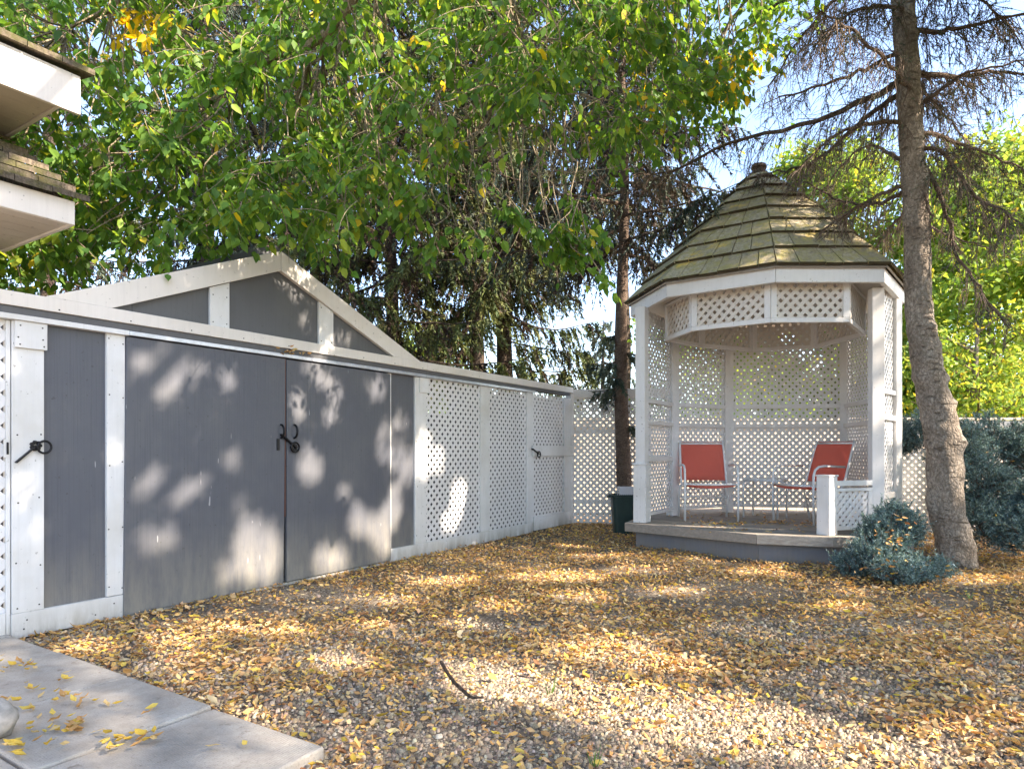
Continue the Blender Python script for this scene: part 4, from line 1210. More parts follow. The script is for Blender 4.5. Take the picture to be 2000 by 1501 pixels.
# hanging sprays that reach down in front of the spruces
for x, y, yy, sgn in ((815, 400, 4.7, -1), (830, 430, 4.9, -1), (850, 470, 4.8, -1), (890, 470, 4.9, 1), (905, 440, 5.0, 1), (930, 455, 4.9, 1), (960, 400, 5.0, 1), (990, 430, 5.0, 1), (1020, 440, 5.0, 1), (1050, 450, 5.0, 1),
                      (1075, 470, 5.0, 1), (1100, 480, 5.0, 1), (1125, 500, 5.0, 1), (1140, 530, 5.0, 1), (1060, 500, 5.1, 1), (1110, 430, 5.2, 1), (1090, 420, 5.2, 1), (935, 370, 5.2, 1), (875, 290, 5.4, 1), (640, 490, 4.8, 1),
                      (700, 450, 5.0, -1), (760, 440, 5.0, 1), (1010, 470, 5.1, -1), (1045, 410, 5.1, 1), (1130, 470, 5.1, 1), (600, 470, 5.0, 1)):
    st = np.array(P3(x, y - 30, yy))
    for k in range(3):
        hd = unit(np.array([sgn * rng.uniform(0.2, 0.9), rng.normal() * 0.4, -0.5 + rng.normal() * 0.15])[None])[0]
        pts = spray(st + rng.normal(size=3) * 0.06, rng.uniform(0.24, 0.38), int(rng.integers(10, 16)), 0.8, 0.092, hd)
        twigs.tube([pts[i] for i in range(0, 6)], [0.0035, .003, .0026, .0022, .0018, .0012], 3, cap=False)
    q = np.array(P3(x - sgn * rng.uniform(-20, 60), y - rng.uniform(200, 330), yy + 0.5))
    sp = spline([q, q * 0.6 + st * 0.4 + rng.normal(size=3) * 0.09, q * 0.2 + st * 0.8 + rng.normal(size=3) * 0.07, st], 10)
    twigs.tube(sp, list(np.linspace(0.008, 0.0035, 10)), 4, cap=False)
# crooked bare twigs in front of the dark spruces
for _ in range(46):
    x0 = rng.uniform(560, 1200); y0 = rng.uniform(120, 300); yy = rng.uniform(5.0, 6.4)
    a = np.array(P3(x0, y0, yy)); ptsl = [a]
    v = np.array([rng.normal() * .35, rng.normal() * .2, -1.0])
    for i in range(7):
        v = unit((v + rng.normal(size=3) * np.array([.45, .3, .18]))[None])[0]
        ptsl.append(ptsl[-1] + v * rng.uniform(.09, .17))
    sp = spline(ptsl, 15)
    twigs.tube(sp, list(np.linspace(0.0075, 0.002, 15)), 4, cap=False)
    for i in (5, 8, 11):
        b = np.array(sp[i]); wv = unit(np.array([rng.normal(), rng.normal() * .5, -.3])[None])[0]
        twigs.tube([b, b + wv * .09, b + wv * .16 + np.array([0, 0, -.05])], [.0032, .0024, .0014], 3, cap=False)
LP, LA, LN, LL, LT = (np.concatenate(a) for a in (LP, LA, LN, LL, LT))
# yellow clusters
for cx, cy, rr_, p in ((265, 55, 45, 0.75), (330, 40, 30, .3), (1440, 150, 60, .16), (1500, 130, 50, .2), (1240, 180, 50, .12)):
    qx, qy = to_px(LP); m_ = (np.hypot(qx - cx, qy - cy) < rr_) & (rng.uniform(size=len(LP)) < p)
    LT[m_] = np.array([0.62, 0.42, 0.02])
cutm = lets_sun_through(LP, 0.9) & (rng.uniform(size=len(LP)) < 0.85)
LP, LA, LN, LL, LT = (a[~cutm] for a in (LP, LA, LN, LL, LT))
# the part of the crown above and towards the sun, out of the picture
nt_ = 23000
tg = np.zeros((nt_, 3))
k1 = int(nt_ * 0.52)
tg[:k1, 0] = rng.uniform(-3.2, 5.5, k1); tg[:k1, 1] = rng.uniform(1.2, 10.0, k1)
ts_ = rng.uniform(yd(-80), yd(1112), nt_ - k1); hs_ = rng.uniform(0, 2.4, nt_ - k1)
o0_, u_ = np.array(O0), np.array(U)
tg[k1:] = o0_ + u_ * ts_[:, None]; tg[k1:, 2] = hs_
hh = np.where(np.arange(nt_) < k1, rng.uniform(5.2, 9.2, nt_), rng.uniform(4.6, 7.6, nt_))
cl = tg + SUNN * ((hh - tg[:, 2]) / SUNN[2])[:, None]

m4 = 4
P = np.repeat(cl, m4, axis=0) + rng.normal(size=(len(cl) * m4, 3)) * np.array([.13, .13, .10])
qx, qy = to_px(P)
vis = (P[:, 1] > 0.3) & (qx > -120) & (qx < 2120) & (qy > -60)
P = P[~vis]
P = P[~(lets_sun_through(P, 1.0) | spots(P))]
n = len(P)
A = unit(rng.normal(size=(n, 3)) * np.array([1, 1, .5]) + np.array([0, 0, -.4])); Nn = unit(np.array([0, 0, 1.0]) + rng.normal(size=(n, 3)) * .6)
near = np.hypot(P[:, 0] - 4.6, P[:, 1] + 1.6) < np.hypot(P[:, 0] - 12.2, P[:, 1] + 2.6) + rng.normal(size=n) * .5
def hidden_part(k):
    q = int(k.sum())
    return leaf_arrays(P[k], A[k], Nn[k], rng.uniform(.09, .15, q), rng.uniform(.07, .115, q), pick_tints(q, GREENS, GP), LEAF_S, LEAF_STRI)
V2, F2, T2 = hidden_part(near)
ntree = thing('leafy_tree', 'unseen broad-leaved tree added out to the right, its crown set to dapple the yard', 'tree', (12.2, -2.6, 0))  # out-of-view tree put in to carry the shading leaves
MB().tube([(12.2, -2.6, -.1), (12.25, -2.6, 2), (12.1, -2.5, 4.5), (12.0, -2.4, 7)], [.3, .24, .19, .08], 12).build('trunk', M['bark_leafy'], ntree, smooth=True)
for k in range(9):
    az = k * .7; ln = rng.uniform(2.2, 3.8); z = 3.2 + k * .35
    MB().tube(spline([(12.15, -2.55, z), (12.15 + math.cos(az) * ln * .5, -2.55 + math.sin(az) * ln * .5, z + 1.2), (12.15 + math.cos(az) * ln, -2.55 + math.sin(az) * ln, z + 1.9)], 8), list(np.linspace(.07, .015, 8)), 7).build('limb', M['bark_leafy'], ntree, smooth=True)
V3, F3, T3 = hidden_part(~near)
np_mesh('crown', V3, F3, M['leaf'], ntree, T3)['kind'] = 'stuff'
# nearest leaves as single parts, the rest as one crown
qx, qy = to_px(LP)
inview = (qx > 0) & (qx < 2000) & (qy > 0) & (LP[:, 1] > 1)
score = np.where(inview, LL / LP[:, 1], 0)
top = np.argsort(-score)[:290]
mask = np.ones(len(LP), dtype=bool); mask[top] = False
V1, F1_, T1 = leaf_arrays(LP[mask], LA[mask], LN[mask], LL[mask], LL[mask] * rng.uniform(.58, .92, int(mask.sum())), LT[mask])
o = np_mesh('crown', np.concatenate([V1, V2]), np.concatenate([F1_, F2 + len(V1)]), M['leaf'], btree, np.concatenate([T1, T2]))
o['kind'] = 'stuff'
o = twigs.build('twigs', M['bark_leafy'], btree); o['kind'] = 'stuff'
leafmesh = []
for c in GREENS[:4] + [(0.55, 0.39, 0.02)]:
    me = bpy.data.meshes.new('leaf')
    me.from_pydata([tuple(p) for p in LEAF_T * np.array([1, .78, 1])], [], [tuple(f) for f in LEAF_TRI.tolist()])
    a = me.color_attributes.new('tint', 'FLOAT_COLOR', 'POINT')
    for i in range(8): a.data[i].color = (*c, 1)
    me.materials.append(M['leaf']); leafmesh.append(me)
def leaf_obj(name, me, p, A, Nn, L, parent=None):
    A = Vector(A).normalized(); sd_ = A.cross(Vector(Nn)).normalized(); Nn = sd_.cross(A)
    o = bpy.data.objects.new(name, me); COL.objects.link(o)
    mt = Matrix((A, sd_, Nn)).transposed().to_4x4()
    if parent is not None: o.parent = parent; p = Vector(p) - ORG[parent]
    mt.translation = p
    o.matrix_local = mt @ Matrix.Scale(L, 4)
    return o
for i in top:
    g_ = 4 if LT[i][0] > 0.3 else int(rng.integers(0, 4))
    leaf_obj('leaf', leafmesh[g_], Vector(LP[i]), LA[i], LN[i], float(LL[i]), btree)

# ---- spruces
def needles(P, A, length, width, tint):
    n = len(P)
    s = unit(np.cross(A, rng.normal(size=(n, 3))))
    V = np.stack([P - s * width[:, None] / 2, P + s * width[:, None] / 2, P + A * length[:, None]], 1).reshape(-1, 3)
    return V, np.arange(3 * n).reshape(-1, 3), np.repeat(tint, 3, axis=0)

OLIVE = [(0.115, 0.14, 0.044), (0.085, 0.115, 0.042), (0.155, 0.165, 0.056), (0.065, 0.088, 0.04)]
BLUEG = [(0.075, 0.105, 0.080), (0.105, 0.135, 0.105), (0.055, 0.08, 0.062), (0.12, 0.145, 0.095)]
BROWN = [(0.055, 0.036, 0.026), (0.075, 0.050, 0.036), (0.040, 0.028, 0.022)]
def spruce(label, x, y, H, r0, z0, nb, blen, nl, kn, nsize, live=OLIVE, dead=0.35, bark='bark_far', droop=0.30, hang=0.78, lean=(0, 0), group='spruces behind the shed and fence', extra=(), name='spruce_tree', zmax=None):
    t = thing(name, label, 'tree', (x, y, 0), 0, group)
    pts = [(x + lean[0] * (z / H) + 0.03 * math.sin(z * 1.3 + x), y + lean[1] * (z / H), z) for z in np.linspace(-0.1, H, 18)]
    rad = [max(r0 * (1 - (z / H)) ** 0.8, 0.012) * (1.25 if i == 0 else 1) for i, z in enumerate(np.linspace(0, H, 18))]
    MB().tube(pts, rad, 14).build('trunk', M[bark], t, smooth=True)
    br = MB(); VV, TT = [], []; cnt = 0
    spec = []
    for i in range(nb):
        z = z0 + ((zmax or H * 0.97) - z0) * (i + rng.uniform(-.4, .4)) / nb
        z = max(z, 0.4)
        az = i * 2.399 + rng.uniform(-.4, .4)
        ln = (blen * (1 - z / H) ** 0.5 + 0.25) * rng.uniform(0.75, 1.15)
        spec.append((z, az, ln, dead))
    spec += list(extra)
    for z, az, ln, dd in spec:
        dv = np.array([math.cos(az), math.sin(az), 0]); bx_ = x + lean[0] * z / H; by_ = y + lean[1] * z / H
        s = np.linspace(0, 1, 9)
        C = np.array([bx_, by_, z]) + dv * (s * ln)[:, None]
        C[:, 2] += -droop * ln * s ** 1.3 + 0.22 * ln * s ** 3 + np.cumsum(rng.normal(size=9) * 0.012 * ln)
        C[:, :2] += np.cumsum(rng.normal(size=(9, 2)) * 0.014 * ln, axis=0)
        br.tube([tuple(c) for c in C], list(np.linspace(0.010 + 0.008 * ln, 0.005, 9)), 5, cap=False)
        m = max(int(nl * ln), 6)
        sp_ = rng.uniform(0.10, 1.0, m) * 8; k = np.minimum(sp_.astype(int), 7); f = (sp_ - k)[:, None]
        B = C[k] * (1 - f) + C[k + 1] * f
        sv = np.array([-dv[1], dv[0], 0])
        sg = np.where(rng.uniform(size=m) < .5, -1, 1)[:, None]
        D_ = unit(sv * sg * rng.uniform(.25, .8, (m, 1)) + dv * rng.uniform(.1, .6, (m, 1)) + np.array([0, 0, -1.0]) * rng.uniform(.35, 1.25, (m, 1)))
        bl = hang * min(1.0, ln / 1.7 + .12) * rng.uniform(.5, 1.25, m) * (1 - 0.45 * sp_ / 8)
        u = rng.uniform(0.03, 1.0, (m, kn))
        Pn = B[:, None, :] + D_[:, None, :] * (u * bl[:, None])[:, :, None]
        Pn[:, :, 2] -= 0.28 * (u * bl[:, None]) * u
        A_ = unit(D_[:, None, :] * 0.75 + np.array([0, 0, -.25]) + rng.normal(size=(m, kn, 3)) * 0.5)
        isdead = (rng.uniform(size=m) < dd * (1.35 - sp_ / 8 * 0.9))
        tl = np.where(isdead[:, None], pick_tints(m, BROWN, [1, 1, 1]), pick_tints(m, live, [1] * len(live)))
        tl = np.repeat(tl, kn, axis=0) * (1 + rng.uniform(-.2, .2, (m * kn, 1)))
        nn = m * kn
        v, f_, tt = needles(Pn.reshape(-1, 3), A_.reshape(-1, 3), nsize * rng.uniform(.7, 1.3, nn), nsize * 0.30 * rng.uniform(.7, 1.3, nn), tl)
        VV.append(v); TT.append(tt)
    br.build('branches', M[bark], t)['kind'] = 'stuff'
    V = np.concatenate(VV)
    np_mesh('crown', V, np.arange(len(V)).reshape(-1, 3), M['needle'], t, np.concatenate(TT))['kind'] = 'stuff'
    return t

def sx(px, y): return (px - 1000) / F * y
spruce('thick spruce trunk, left of the close pair rising behind the lattice run', sx(932, 14.0), 14.0, 12.6, 0.20, 4.2, 58, 2.8, 33, 38, 0.10, extra=[(2.75, 3.3, 2.2, .2), (2.45, 3.0, 2.6, .1), (3.3, 2.6, 1.9, .7), (3.6, 3.9, 1.6, .6)])
spruce('thick spruce trunk, right of the close pair rising behind the lattice run', sx(987, 14.6), 14.6, 12.6, 0.22, 4.8, 56, 2.35, 33, 38, 0.10, extra=[(2.9, -.5, 2.0, .1), (2.4, -.3, 1.7, .1), (2.1, -.8, 1.5, 0), (3.5, -.2, 2.0, .2), (1.9, .1, 2.1, 0)])
spruce('dark brown spruce standing behind the right end of the shed gable', sx(765, 12.6), 12.6, 12.0, 0.17, 2.9, 58, 2.8, 31, 38, 0.098, dead=0.42)
spruce('dark spruce glimpsed through leaves above the gable peak', sx(560, 15.5), 15.5, 13.5, 0.2, 3.2, 52, 3.2, 30, 38, 0.11, dead=0.5)
spruce('grey green spruce behind the left slope of the shed gable', sx(405, 13.0), 13.0, 12, 0.18, 2.8, 50, 2.7, 28, 36, 0.10, dead=0.45, live=BLUEG)
spruce('brown twiggy spruce behind the house corner at the left', sx(95, 10.5), 10.5, 11, 0.16, 2.4, 46, 1.8, 22, 30, 0.075, dead=0.6, live=BLUEG)
spruce('dark spruce hidden behind the slender reddish trunk near the gazebo', sx(1219, 17.5), 17.5, 14.5, 0.2, 7.4, 40, 2.9, 22, 34, 0.10, dead=0.4)
spruce('slender spruce with bare reddish trunk beside the green bin', sx(1216, 9.35), 9.35, 9.5, 0.115, 3.9, 56, 2.5, 29, 36, 0.072, live=BLUEG, dead=0.55, bark='bark_mid', group='spruces inside the yard',
       extra=[(2.35, 3.4, .55, 0), (2.15, 4.2, .45, 0), (2.5, -.6, .4, 0), (2.0, 2.8, .5, 0), (1.45, 0.1, .25, 0), (2.75, 3.1, .5, 0)], hang=0.62)
spruce('small far spruce poking up under the cables', sx(1092, 60), 60, 8.6, 0.2, 1.0, 40, 2.4, 5, 22, 0.28, live=BLUEG, dead=0.0, group='far spruces beyond the lot', hang=.8)
spruce('pale blue far spruce just left of the slender trunk', sx(1178, 36), 36, 8.6, 0.2, 0.8, 46, 3.2, 6, 24, 0.20, live=BLUEG, dead=0.0, group='far spruces beyond the lot', hang=.7)

# the big spruce beside the gazebo: a bent knotty trunk with bare branches
bs = thing('spruce_tree', 'tall knotty spruce with a bent trunk and bare twiggy branches, right of gazebo', 'tree', (4.19, 6.2, 0), 0, 'spruces inside the yard')
prof = [(1872, 1125, 84), (1869, 1105, 76), (1862, 1050, 73), (1849, 990, 70), (1845, 900, 69), (1836, 830, 68), (1824, 770, 64), (1810, 710, 60), (1800, 650, 55), (1795, 590, 52), (1791, 500, 50), (1788, 400, 49), (1783, 300, 48), (1776, 200, 47), (1770, 100, 46), (1765, 0, 44), (1755, -200, 40), (1745, -500, 34), (1740, -900, 24), (1735, -1300, 10)]
ctr = spline([P3(a, b, 6.18) for a, b, c in prof], 150)
wid = np.interp(np.linspace(0, len(prof) - 1, 150), np.arange(len(prof)), [c * 5.55 / F / 2 for a, b, c in prof])
NS = 30; VV = []
knots = [(0.235, 5.6, .045), (0.30, 5.9, .05), (0.345, 0.2, .07), (0.375, 4.6, .03), (0.255, 0.3, .05), (0.43, 4.9, .035), (0.47, 4.3, .03), (0.52, 4.7, .03), (0.56, 4.4, .025), (0.19, 5.0, .02), (0.6, 5.4, .025), (0.40, 5.9, .03)]
for i, p in enumerate(ctr):
    u = i / 149
    for k in range(NS):
        a = 2 * math.pi * k / NS
        r = wid[i] * (1 + 0.05 * math.sin(3 * a + u * 40) + 0.035 * math.sin(u * 170 + 2 * a) + rng.normal() * 0.014)
        if u < 0.09: r *= 1 + 0.12 * (1 - u / 0.09) * max(0, math.sin(4 * a + 1))
        for ku, ka, kh in knots:
            da = (a - ka + math.pi) % (2 * math.pi) - math.pi
            r += 0.75 * kh * math.exp(-((u - ku) / 0.009) ** 2 - (da / 0.42) ** 2)
            r += 0.16 * kh * math.exp(-((u - ku) / 0.006) ** 2)
        VV.append((p.x + r * math.cos(a), p.y + r * math.sin(a), p.z))
fc = [(i * NS + k, i * NS + (k + 1) % NS, (i + 1) * NS + (k + 1) % NS, (i + 1) * NS + k) for i in range(149) for k in range(NS)]
mbt = MB(); mbt.add(VV, fc); mbt.build('trunk', M['bark_spruce'], bs, smooth=True)
tw = MB(); NV, NT = [], []
def twig_branch(path, r, ntw, tl, needle_p, green=BLUEG, single=True):
    sp = spline(path, 22)
    sp = [p + Vector(rng.normal(size=3) * 0.008) for p in sp]
    MB().tube(sp, list(np.linspace(r, 0.006, 22)), 7).build('branch', M['bark_mid'], bs, smooth=True)
    arr = np.array(sp)
    for j in range(ntw):
        u = rng.uniform(0.08, 1.0) * 20.9; k = int(u); b = arr[k] * (1 - (u - k)) + arr[k + 1] * (u - k)
        d = unit((arr[k + 1] - arr[k])[None])[0]
        sd_ = unit(np.cross(d, rng.normal(size=3))[None])[0]
        v = unit((d * rng.uniform(.1, .8) + sd_ * rng.uniform(.3, 1.0) + np.array([0, 0, -rng.uniform(.15, 1.3)]))[None])[0]
        ln = tl * 1.2 * rng.uniform(.4, 1.3)
        p1 = b + v * ln * .5; p2 = p1 + unit((v + np.array([0, 0, -.5]) + rng.normal(size=3) * .2)[None])[0] * ln * .5
        tw.tube([b, p1, p2], [.0042, .003, .0014], 3, cap=False)
        for _ in range(rng.integers(2, 6)):
            w = rng.uniform(.2, 1); q = b * (1 - w) + p2 * w
            v2 = unit((v * .7 + rng.normal(size=3) * .6 + np.array([0, 0, -.35]))[None])[0]; l2 = ln * rng.uniform(.2, .5)
            tw.tube([q, q + v2 * l2], [.0024, .0011], 3, cap=False)
            if rng.uniform() < needle_p:
                nn = 44; uu = rng.uniform(0, 1, (nn, 1)); Pn = q + v2 * l2 * uu
                A_ = unit(v2 * .6 + rng.normal(size=(nn, 3)) * .7)
                vv, _f, tt = needles(Pn, A_, rng.uniform(.014, .026, nn), rng.uniform(.004, .007, nn), pick_tints(nn, green + BROWN[:1], [1, 1, 1, 1, .8]))
                NV.append(vv); NT.append(tt)
Z_ = 6.2
SPB = [
    ([P3(1765, 95, Z_), P3(1690, 135, 6.0), P3(1600, 170, 5.8), P3(1520, 190, 5.6)], .022, 60, .34, .12),
    ([P3(1770, 150, Z_), P3(1690, 195, 6.4), P3(1580, 240, 6.7), P3(1440, 275, 7.0), P3(1320, 330, 7.2), P3(1240, 340, 7.3)], .035, 190, .36, .15),
    ([P3(1772, 175, Z_), P3(1700, 220, 6.6), P3(1610, 300, 7.0), P3(1550, 330, 7.2), P3(1480, 340, 7.4)], .03, 120, .36, .12),
    ([P3(1778, 240, Z_), P3(1700, 240, 6.1), P3(1620, 270, 6.0), P3(1560, 330, 5.9)], .024, 90, .32, .1),
    ([P3(1784, 355, Z_), P3(1720, 380, 6.3), P3(1650, 420, 6.5), P3(1600, 455, 6.6)], .024, 60, .30, .08),
    ([P3(1786, 365, Z_), P3(1700, 400, 6.6), P3(1640, 390, 6.9), P3(1560, 350, 7.2)], .022, 90, .32, .12),
    ([P3(1775, 60, Z_), P3(1850, 60, 6.1), P3(1940, 40, 6.0), P3(2060, 10, 5.8)], .028, 110, .36, .35),
    ([P3(1780, 140, Z_), P3(1870, 150, 6.4), P3(1960, 140, 6.6), P3(2080, 160, 6.8)], .03, 130, .36, .3),
    ([P3(1782, 215, Z_), P3(1860, 160, 6.0), P3(1900, 140, 5.9), P3(2040, 110, 5.8)], .022, 80, .32, .3),
    ([P3(1785, 255, Z_), P3(1850, 270, 6.5), P3(1930, 300, 6.8), P3(2020, 340, 7.1)], .026, 130, .36, .45),
    ([P3(1790, 300, Z_), P3(1830, 370, 6.1), P3(1855, 440, 6.05), P3(1868, 500, 6.0), P3(1905, 545, 5.9), P3(1930, 590, 5.9), P3(1975, 640, 5.85)], .022, 90, .22, .25),
    ([P3(1795, 350, Z_), P3(1812, 400, 6.0), P3(1818, 470, 5.95)], .02, 10, .2, .0),
    ([P3(1790, 280, Z_), P3(1850, 310, 5.9), P3(1900, 380, 5.8), P3(1970, 420, 5.7), P3(2040, 470, 5.7)], .022, 120, .32, .5),
    ([P3(1780, 180, Z_), P3(1740, 130, 5.6), P3(1660, 60, 5.1), P3(1600, 20, 4.8)], .022, 90, .34, .2),
    ([P3(1770, 20, Z_), P3(1720, 10, 5.8), P3(1660, 30, 5.5), P3(1590, 90, 5.3)], .022, 110, .36, .25),
    ([P3(1768, 0, Z_), P3(1830, -20, 6.3), P3(1900, -10, 6.5), P3(1980, 60, 6.7)], .024, 110, .36, .35),
    ([P3(1766, -40, Z_), P3(1700, -30, 6.5), P3(1620, 10, 6.9), P3(1560, 80, 7.1), P3(1500, 170, 7.2)], .026, 150, .38, .2),
    ([P3(1790, 420, Z_), P3(1830, 450, 6.3), P3(1880, 470, 6.4), P3(1950, 490, 6.5)], .014, 26, .22, .1),
    ([P3(1775, 120, Z_), P3(1800, 170, 7.0), P3(1850, 230, 8.0), P3(1900, 290, 8.6)], .026, 130, .38, .4),
    ([P3(1782, 330, Z_), P3(1740, 300, 6.9), P3(1680, 290, 7.8), P3(1600, 380, 8.6)], .026, 120, .36, .15),
    ([P3(1788, 400, Z_), P3(1760, 420, 6.9), P3(1720, 470, 7.4), P3(1690, 520, 7.8)], .018, 60, .28, .1),
]
for b in SPB: twig_branch(*b)
# upper, unseen part of its crown
for i in range(26):
    z = 5.8 + i * 0.2; az = i * 2.4; ln = 2.3 - i * 0.06
    c = Vector((3.62 - (z - 5.3) * 0.05, 6.2, z)); d = Vector((math.cos(az), math.sin(az), 0))
    if z < 6.6 and d.y < 0: ln *= 0.7
    twig_branch([c, c + d * ln * .4 + Vector((0, 0, -.15)), c + d * ln * .75 + Vector((0, 0, -.45)), c + d * ln + Vector((0, 0, -.55))], .022, 30, .36, .6)
tw.build('twigs', M['twig_dead'], bs)['kind'] = 'stuff'
V = np.concatenate(NV); np_mesh('crown', V, np.arange(len(V)).reshape(-1, 3), M['needle'], bs, np.concatenate(NT))['kind'] = 'stuff'

# blue spruce shrubs
BLUE = [(0.10, 0.165, 0.17), (0.14, 0.22, 0.225), (0.07, 0.12, 0.125), (0.24, 0.335, 0.325), (0.14, 0.19, 0.11)]
def blue_shrub(label, lobes, shoots, base):
    t = thing('blue_spruce', label, 'shrub', base, 0, 'low blue spruces by the gazebo')
    st = MB(); VV, TT = [], []
    for (c, rad, n) in lobes:
        c = np.array(c); rad = np.array(rad)
        for i in range(n):
            d = rand_unit(1)[0]
            if d[2] < -0.55: d[2] *= -0.5
            d = unit(d[None])[0]
            tip = c + d * rad * rng.uniform(0.55, 1.0)
            if tip[2] < 0.04: tip[2] = 0.04 + rng.uniform(0, .06)
            root = c + d * rad * 0.25 + np.array([0, 0, -0.1])
            root[2] = max(root[2], 0.03)
            dirv = unit((tip - root)[None])[0]
            ln = rng.uniform(.12, .27)
            ax = unit((dirv + np.array([0, 0, rng.uniform(-.25, .35)]) + rng.normal(size=3) * .25)[None])[0]
            if i % 3 == 0: st.tube([root, (root + tip) / 2 + rng.normal(size=3) * .02, tip], [.006, .004, .002], 4, cap=False)
            for sh in range(5):
                if sh == 0: b0, a0, l0 = tip - ax * ln, ax, ln
                else:
                    pr = unit(np.cross(ax, rng.normal(size=3))[None])[0]
                    b0 = tip - ax * ln * rng.uniform(.2, .9); a0 = unit((ax * .75 + pr * .65)[None])[0]; l0 = ln * rng.uniform(.35, .6)
                nn = 46 if sh == 0 else 28
                u = rng.uniform(0, 1, (nn, 1))
                Pn = b0 + a0 * l0 * u
                pr = rng.normal(size=(nn, 3)); pr -= a0 * (pr @ a0)[:, None]
                A_ = unit(a0 * .75 + unit(pr) * .8)
                if Pn[0, 2] < 0.02: Pn[:, 2] += 0.03
                tint = pick_tints(nn, BLUE, [1, 1, 1, .7, .25]) * (0.75 + 0.5 * u)
                v, _f, tt = needles(Pn, A_, rng.uniform(.020, .032, nn), rng.uniform(.0045, .0075, nn), tint)
                VV.append(v); TT.append(tt)
    st.build('stems', M['bark_mid'], t)['kind'] = 'stuff'
    V = np.concatenate(VV); np_mesh('foliage', V, np.arange(len(V)).reshape(-1, 3), M['needle'], t, np.concatenate(TT))['kind'] = 'stuff'
    return t
blue_shrub('low blue spruce with fallen leaves caught in it, at the deck corner before the trunk',
           [((3.32, 5.80, .28), (.28, .26, .28), 105), ((3.54, 5.92, .40), (.22, .22, .24), 75), ((3.08, 5.66, .18), (.28, .22, .20), 90),
            ((3.48, 5.56, .11), (.32, .18, .14), 80), ((3.20, 5.42, .10), (.28, .18, .13), 70), ((2.98, 5.74, .12), (.20, .16, .14), 40), ((3.44, 5.98, .50), (.18, .18, .18), 45), ((3.22, 5.85, .42), (.16, .14, .15), 35)], 1, (3.45, 5.7, 0))
blue_shrub('tall blue spruce bush at the right edge behind the knotty trunk', [((5.35, 7.3, 1.05), (.72, .5, .52), 350), ((4.85, 7.7, 1.25), (.42, .36, .36), 190), ((5.15, 6.75, .42), (.62, .45, .42), 310), ((5.65, 7.0, .95), (.5, .45, .6), 220), ((4.55, 7.75, 1.18), (.28, .25, .26), 90), ((4.85, 6.75, .75), (.4, .35, .35), 150), ((5.0, 6.3, .28), (.45, .3, .32), 180), ((5.35, 6.4, .62), (.4, .3, .4), 150), ((4.78, 6.95, 1.0), (.34, .3, .46), 130), ((4.72, 6.55, .34), (.28, .26, .34), 90)], 1, (5.3, 7.2, 0))

# sunlit trees beyond the lot
def far_tree(label, x, y, H, rad, z0, n, size, cols, probs, r0=.16, group='sunlit broad-leaved trees beyond the lot'):
    t = thing('leafy_tree', label, 'tree', (x, y, 0), 0, group)
    tm_ = MB(); tm_.tube([(x, y, -.1), (x + .05, y, H * .25), (x - .05, y + .05, H * .5), (x, y, H * .85)], [r0, r0 * .8, r0 * .5, .03], 9).build('trunk', M['bark_leafy'], t, smooth=True)
    lm = MB(); C = []
    for i in range(46):
        z = z0 + (H - z0) * rng.uniform(0, .95); az = rng.uniform(0, 6.283)
        k = math.sin(math.pi * min(max((z - z0) / (H - z0) * .85 + .15, 0), 1)) ** .6
        ln = rad * k * rng.uniform(.6, 1.05)
        a = np.array([x, y, z - .5 * ln if z - .5 * ln > .4 else .4]); b = np.array([x + math.cos(az) * ln, y + math.sin(az) * ln, z])
        lm.tube([a, (a + b) / 2 + np.array([0, 0, .1]), b], [.035, .022, .008], 5, cap=False)
        for u in (.45, .65, .85, 1.0): C.append(a + (b - a) * u)
    lm.build('limbs', M['bark_leafy'], t)['kind'] = 'stuff'
    C = np.array(C)
    Pn = C[rng.integers(0, len(C), n)] + rng.normal(size=(n, 3)) * np.array([.42, .42, .32]) * rad / 3
    Pn[:, 2] = np.maximum(Pn[:, 2], .15)
    A_ = unit(rng.normal(size=(n, 3)) + np.array([0, 0, -.5])); Nn = unit(np.array([0, -.3, .8]) + rng.normal(size=(n, 3)) * .55)
    L_ = size * rng.uniform(.7, 1.3, n)
    V, Fc, T = leaf_arrays(Pn, A_, Nn, L_, L_ * .8, pick_tints(n, cols, probs), LEAF_S, LEAF_STRI)
    np_mesh('crown', V, Fc, M['leaf_far'], t, T)['kind'] = 'stuff'
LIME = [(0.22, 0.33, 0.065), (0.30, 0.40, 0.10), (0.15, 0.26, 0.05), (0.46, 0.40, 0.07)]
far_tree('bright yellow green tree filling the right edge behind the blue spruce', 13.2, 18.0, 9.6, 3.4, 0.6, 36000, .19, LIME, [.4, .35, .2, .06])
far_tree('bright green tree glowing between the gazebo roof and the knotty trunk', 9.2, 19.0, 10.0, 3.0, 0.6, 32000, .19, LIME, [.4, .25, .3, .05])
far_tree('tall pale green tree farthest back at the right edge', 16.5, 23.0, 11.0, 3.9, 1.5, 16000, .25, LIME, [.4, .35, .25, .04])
far_tree('yellowing tree just beyond the tan boards, right of gazebo', 10.8, 15.2, 4.6, 1.8, 0.5, 9000, .12, LIME, [.35, .3, .2, .15])
far_tree('pale green tree low behind the fence, left of the paired spruces', -3.4, 24.0, 5.6, 2.6, 1.0, 9000, .16, LIME, [.4, .4, .2, .05])
far_tree('green tree seen through the gazebo lattice', 5.6, 17.0, 6.2, 2.6, 0.6, 12000, .14, LIME, [.3, .25, .4, .05])
far_tree('pale green tree behind the shed at the left', -9.5, 22.0, 5.0, 2.8, 1.0, 7000, .16, LIME, [.4, .3, .3, .03])

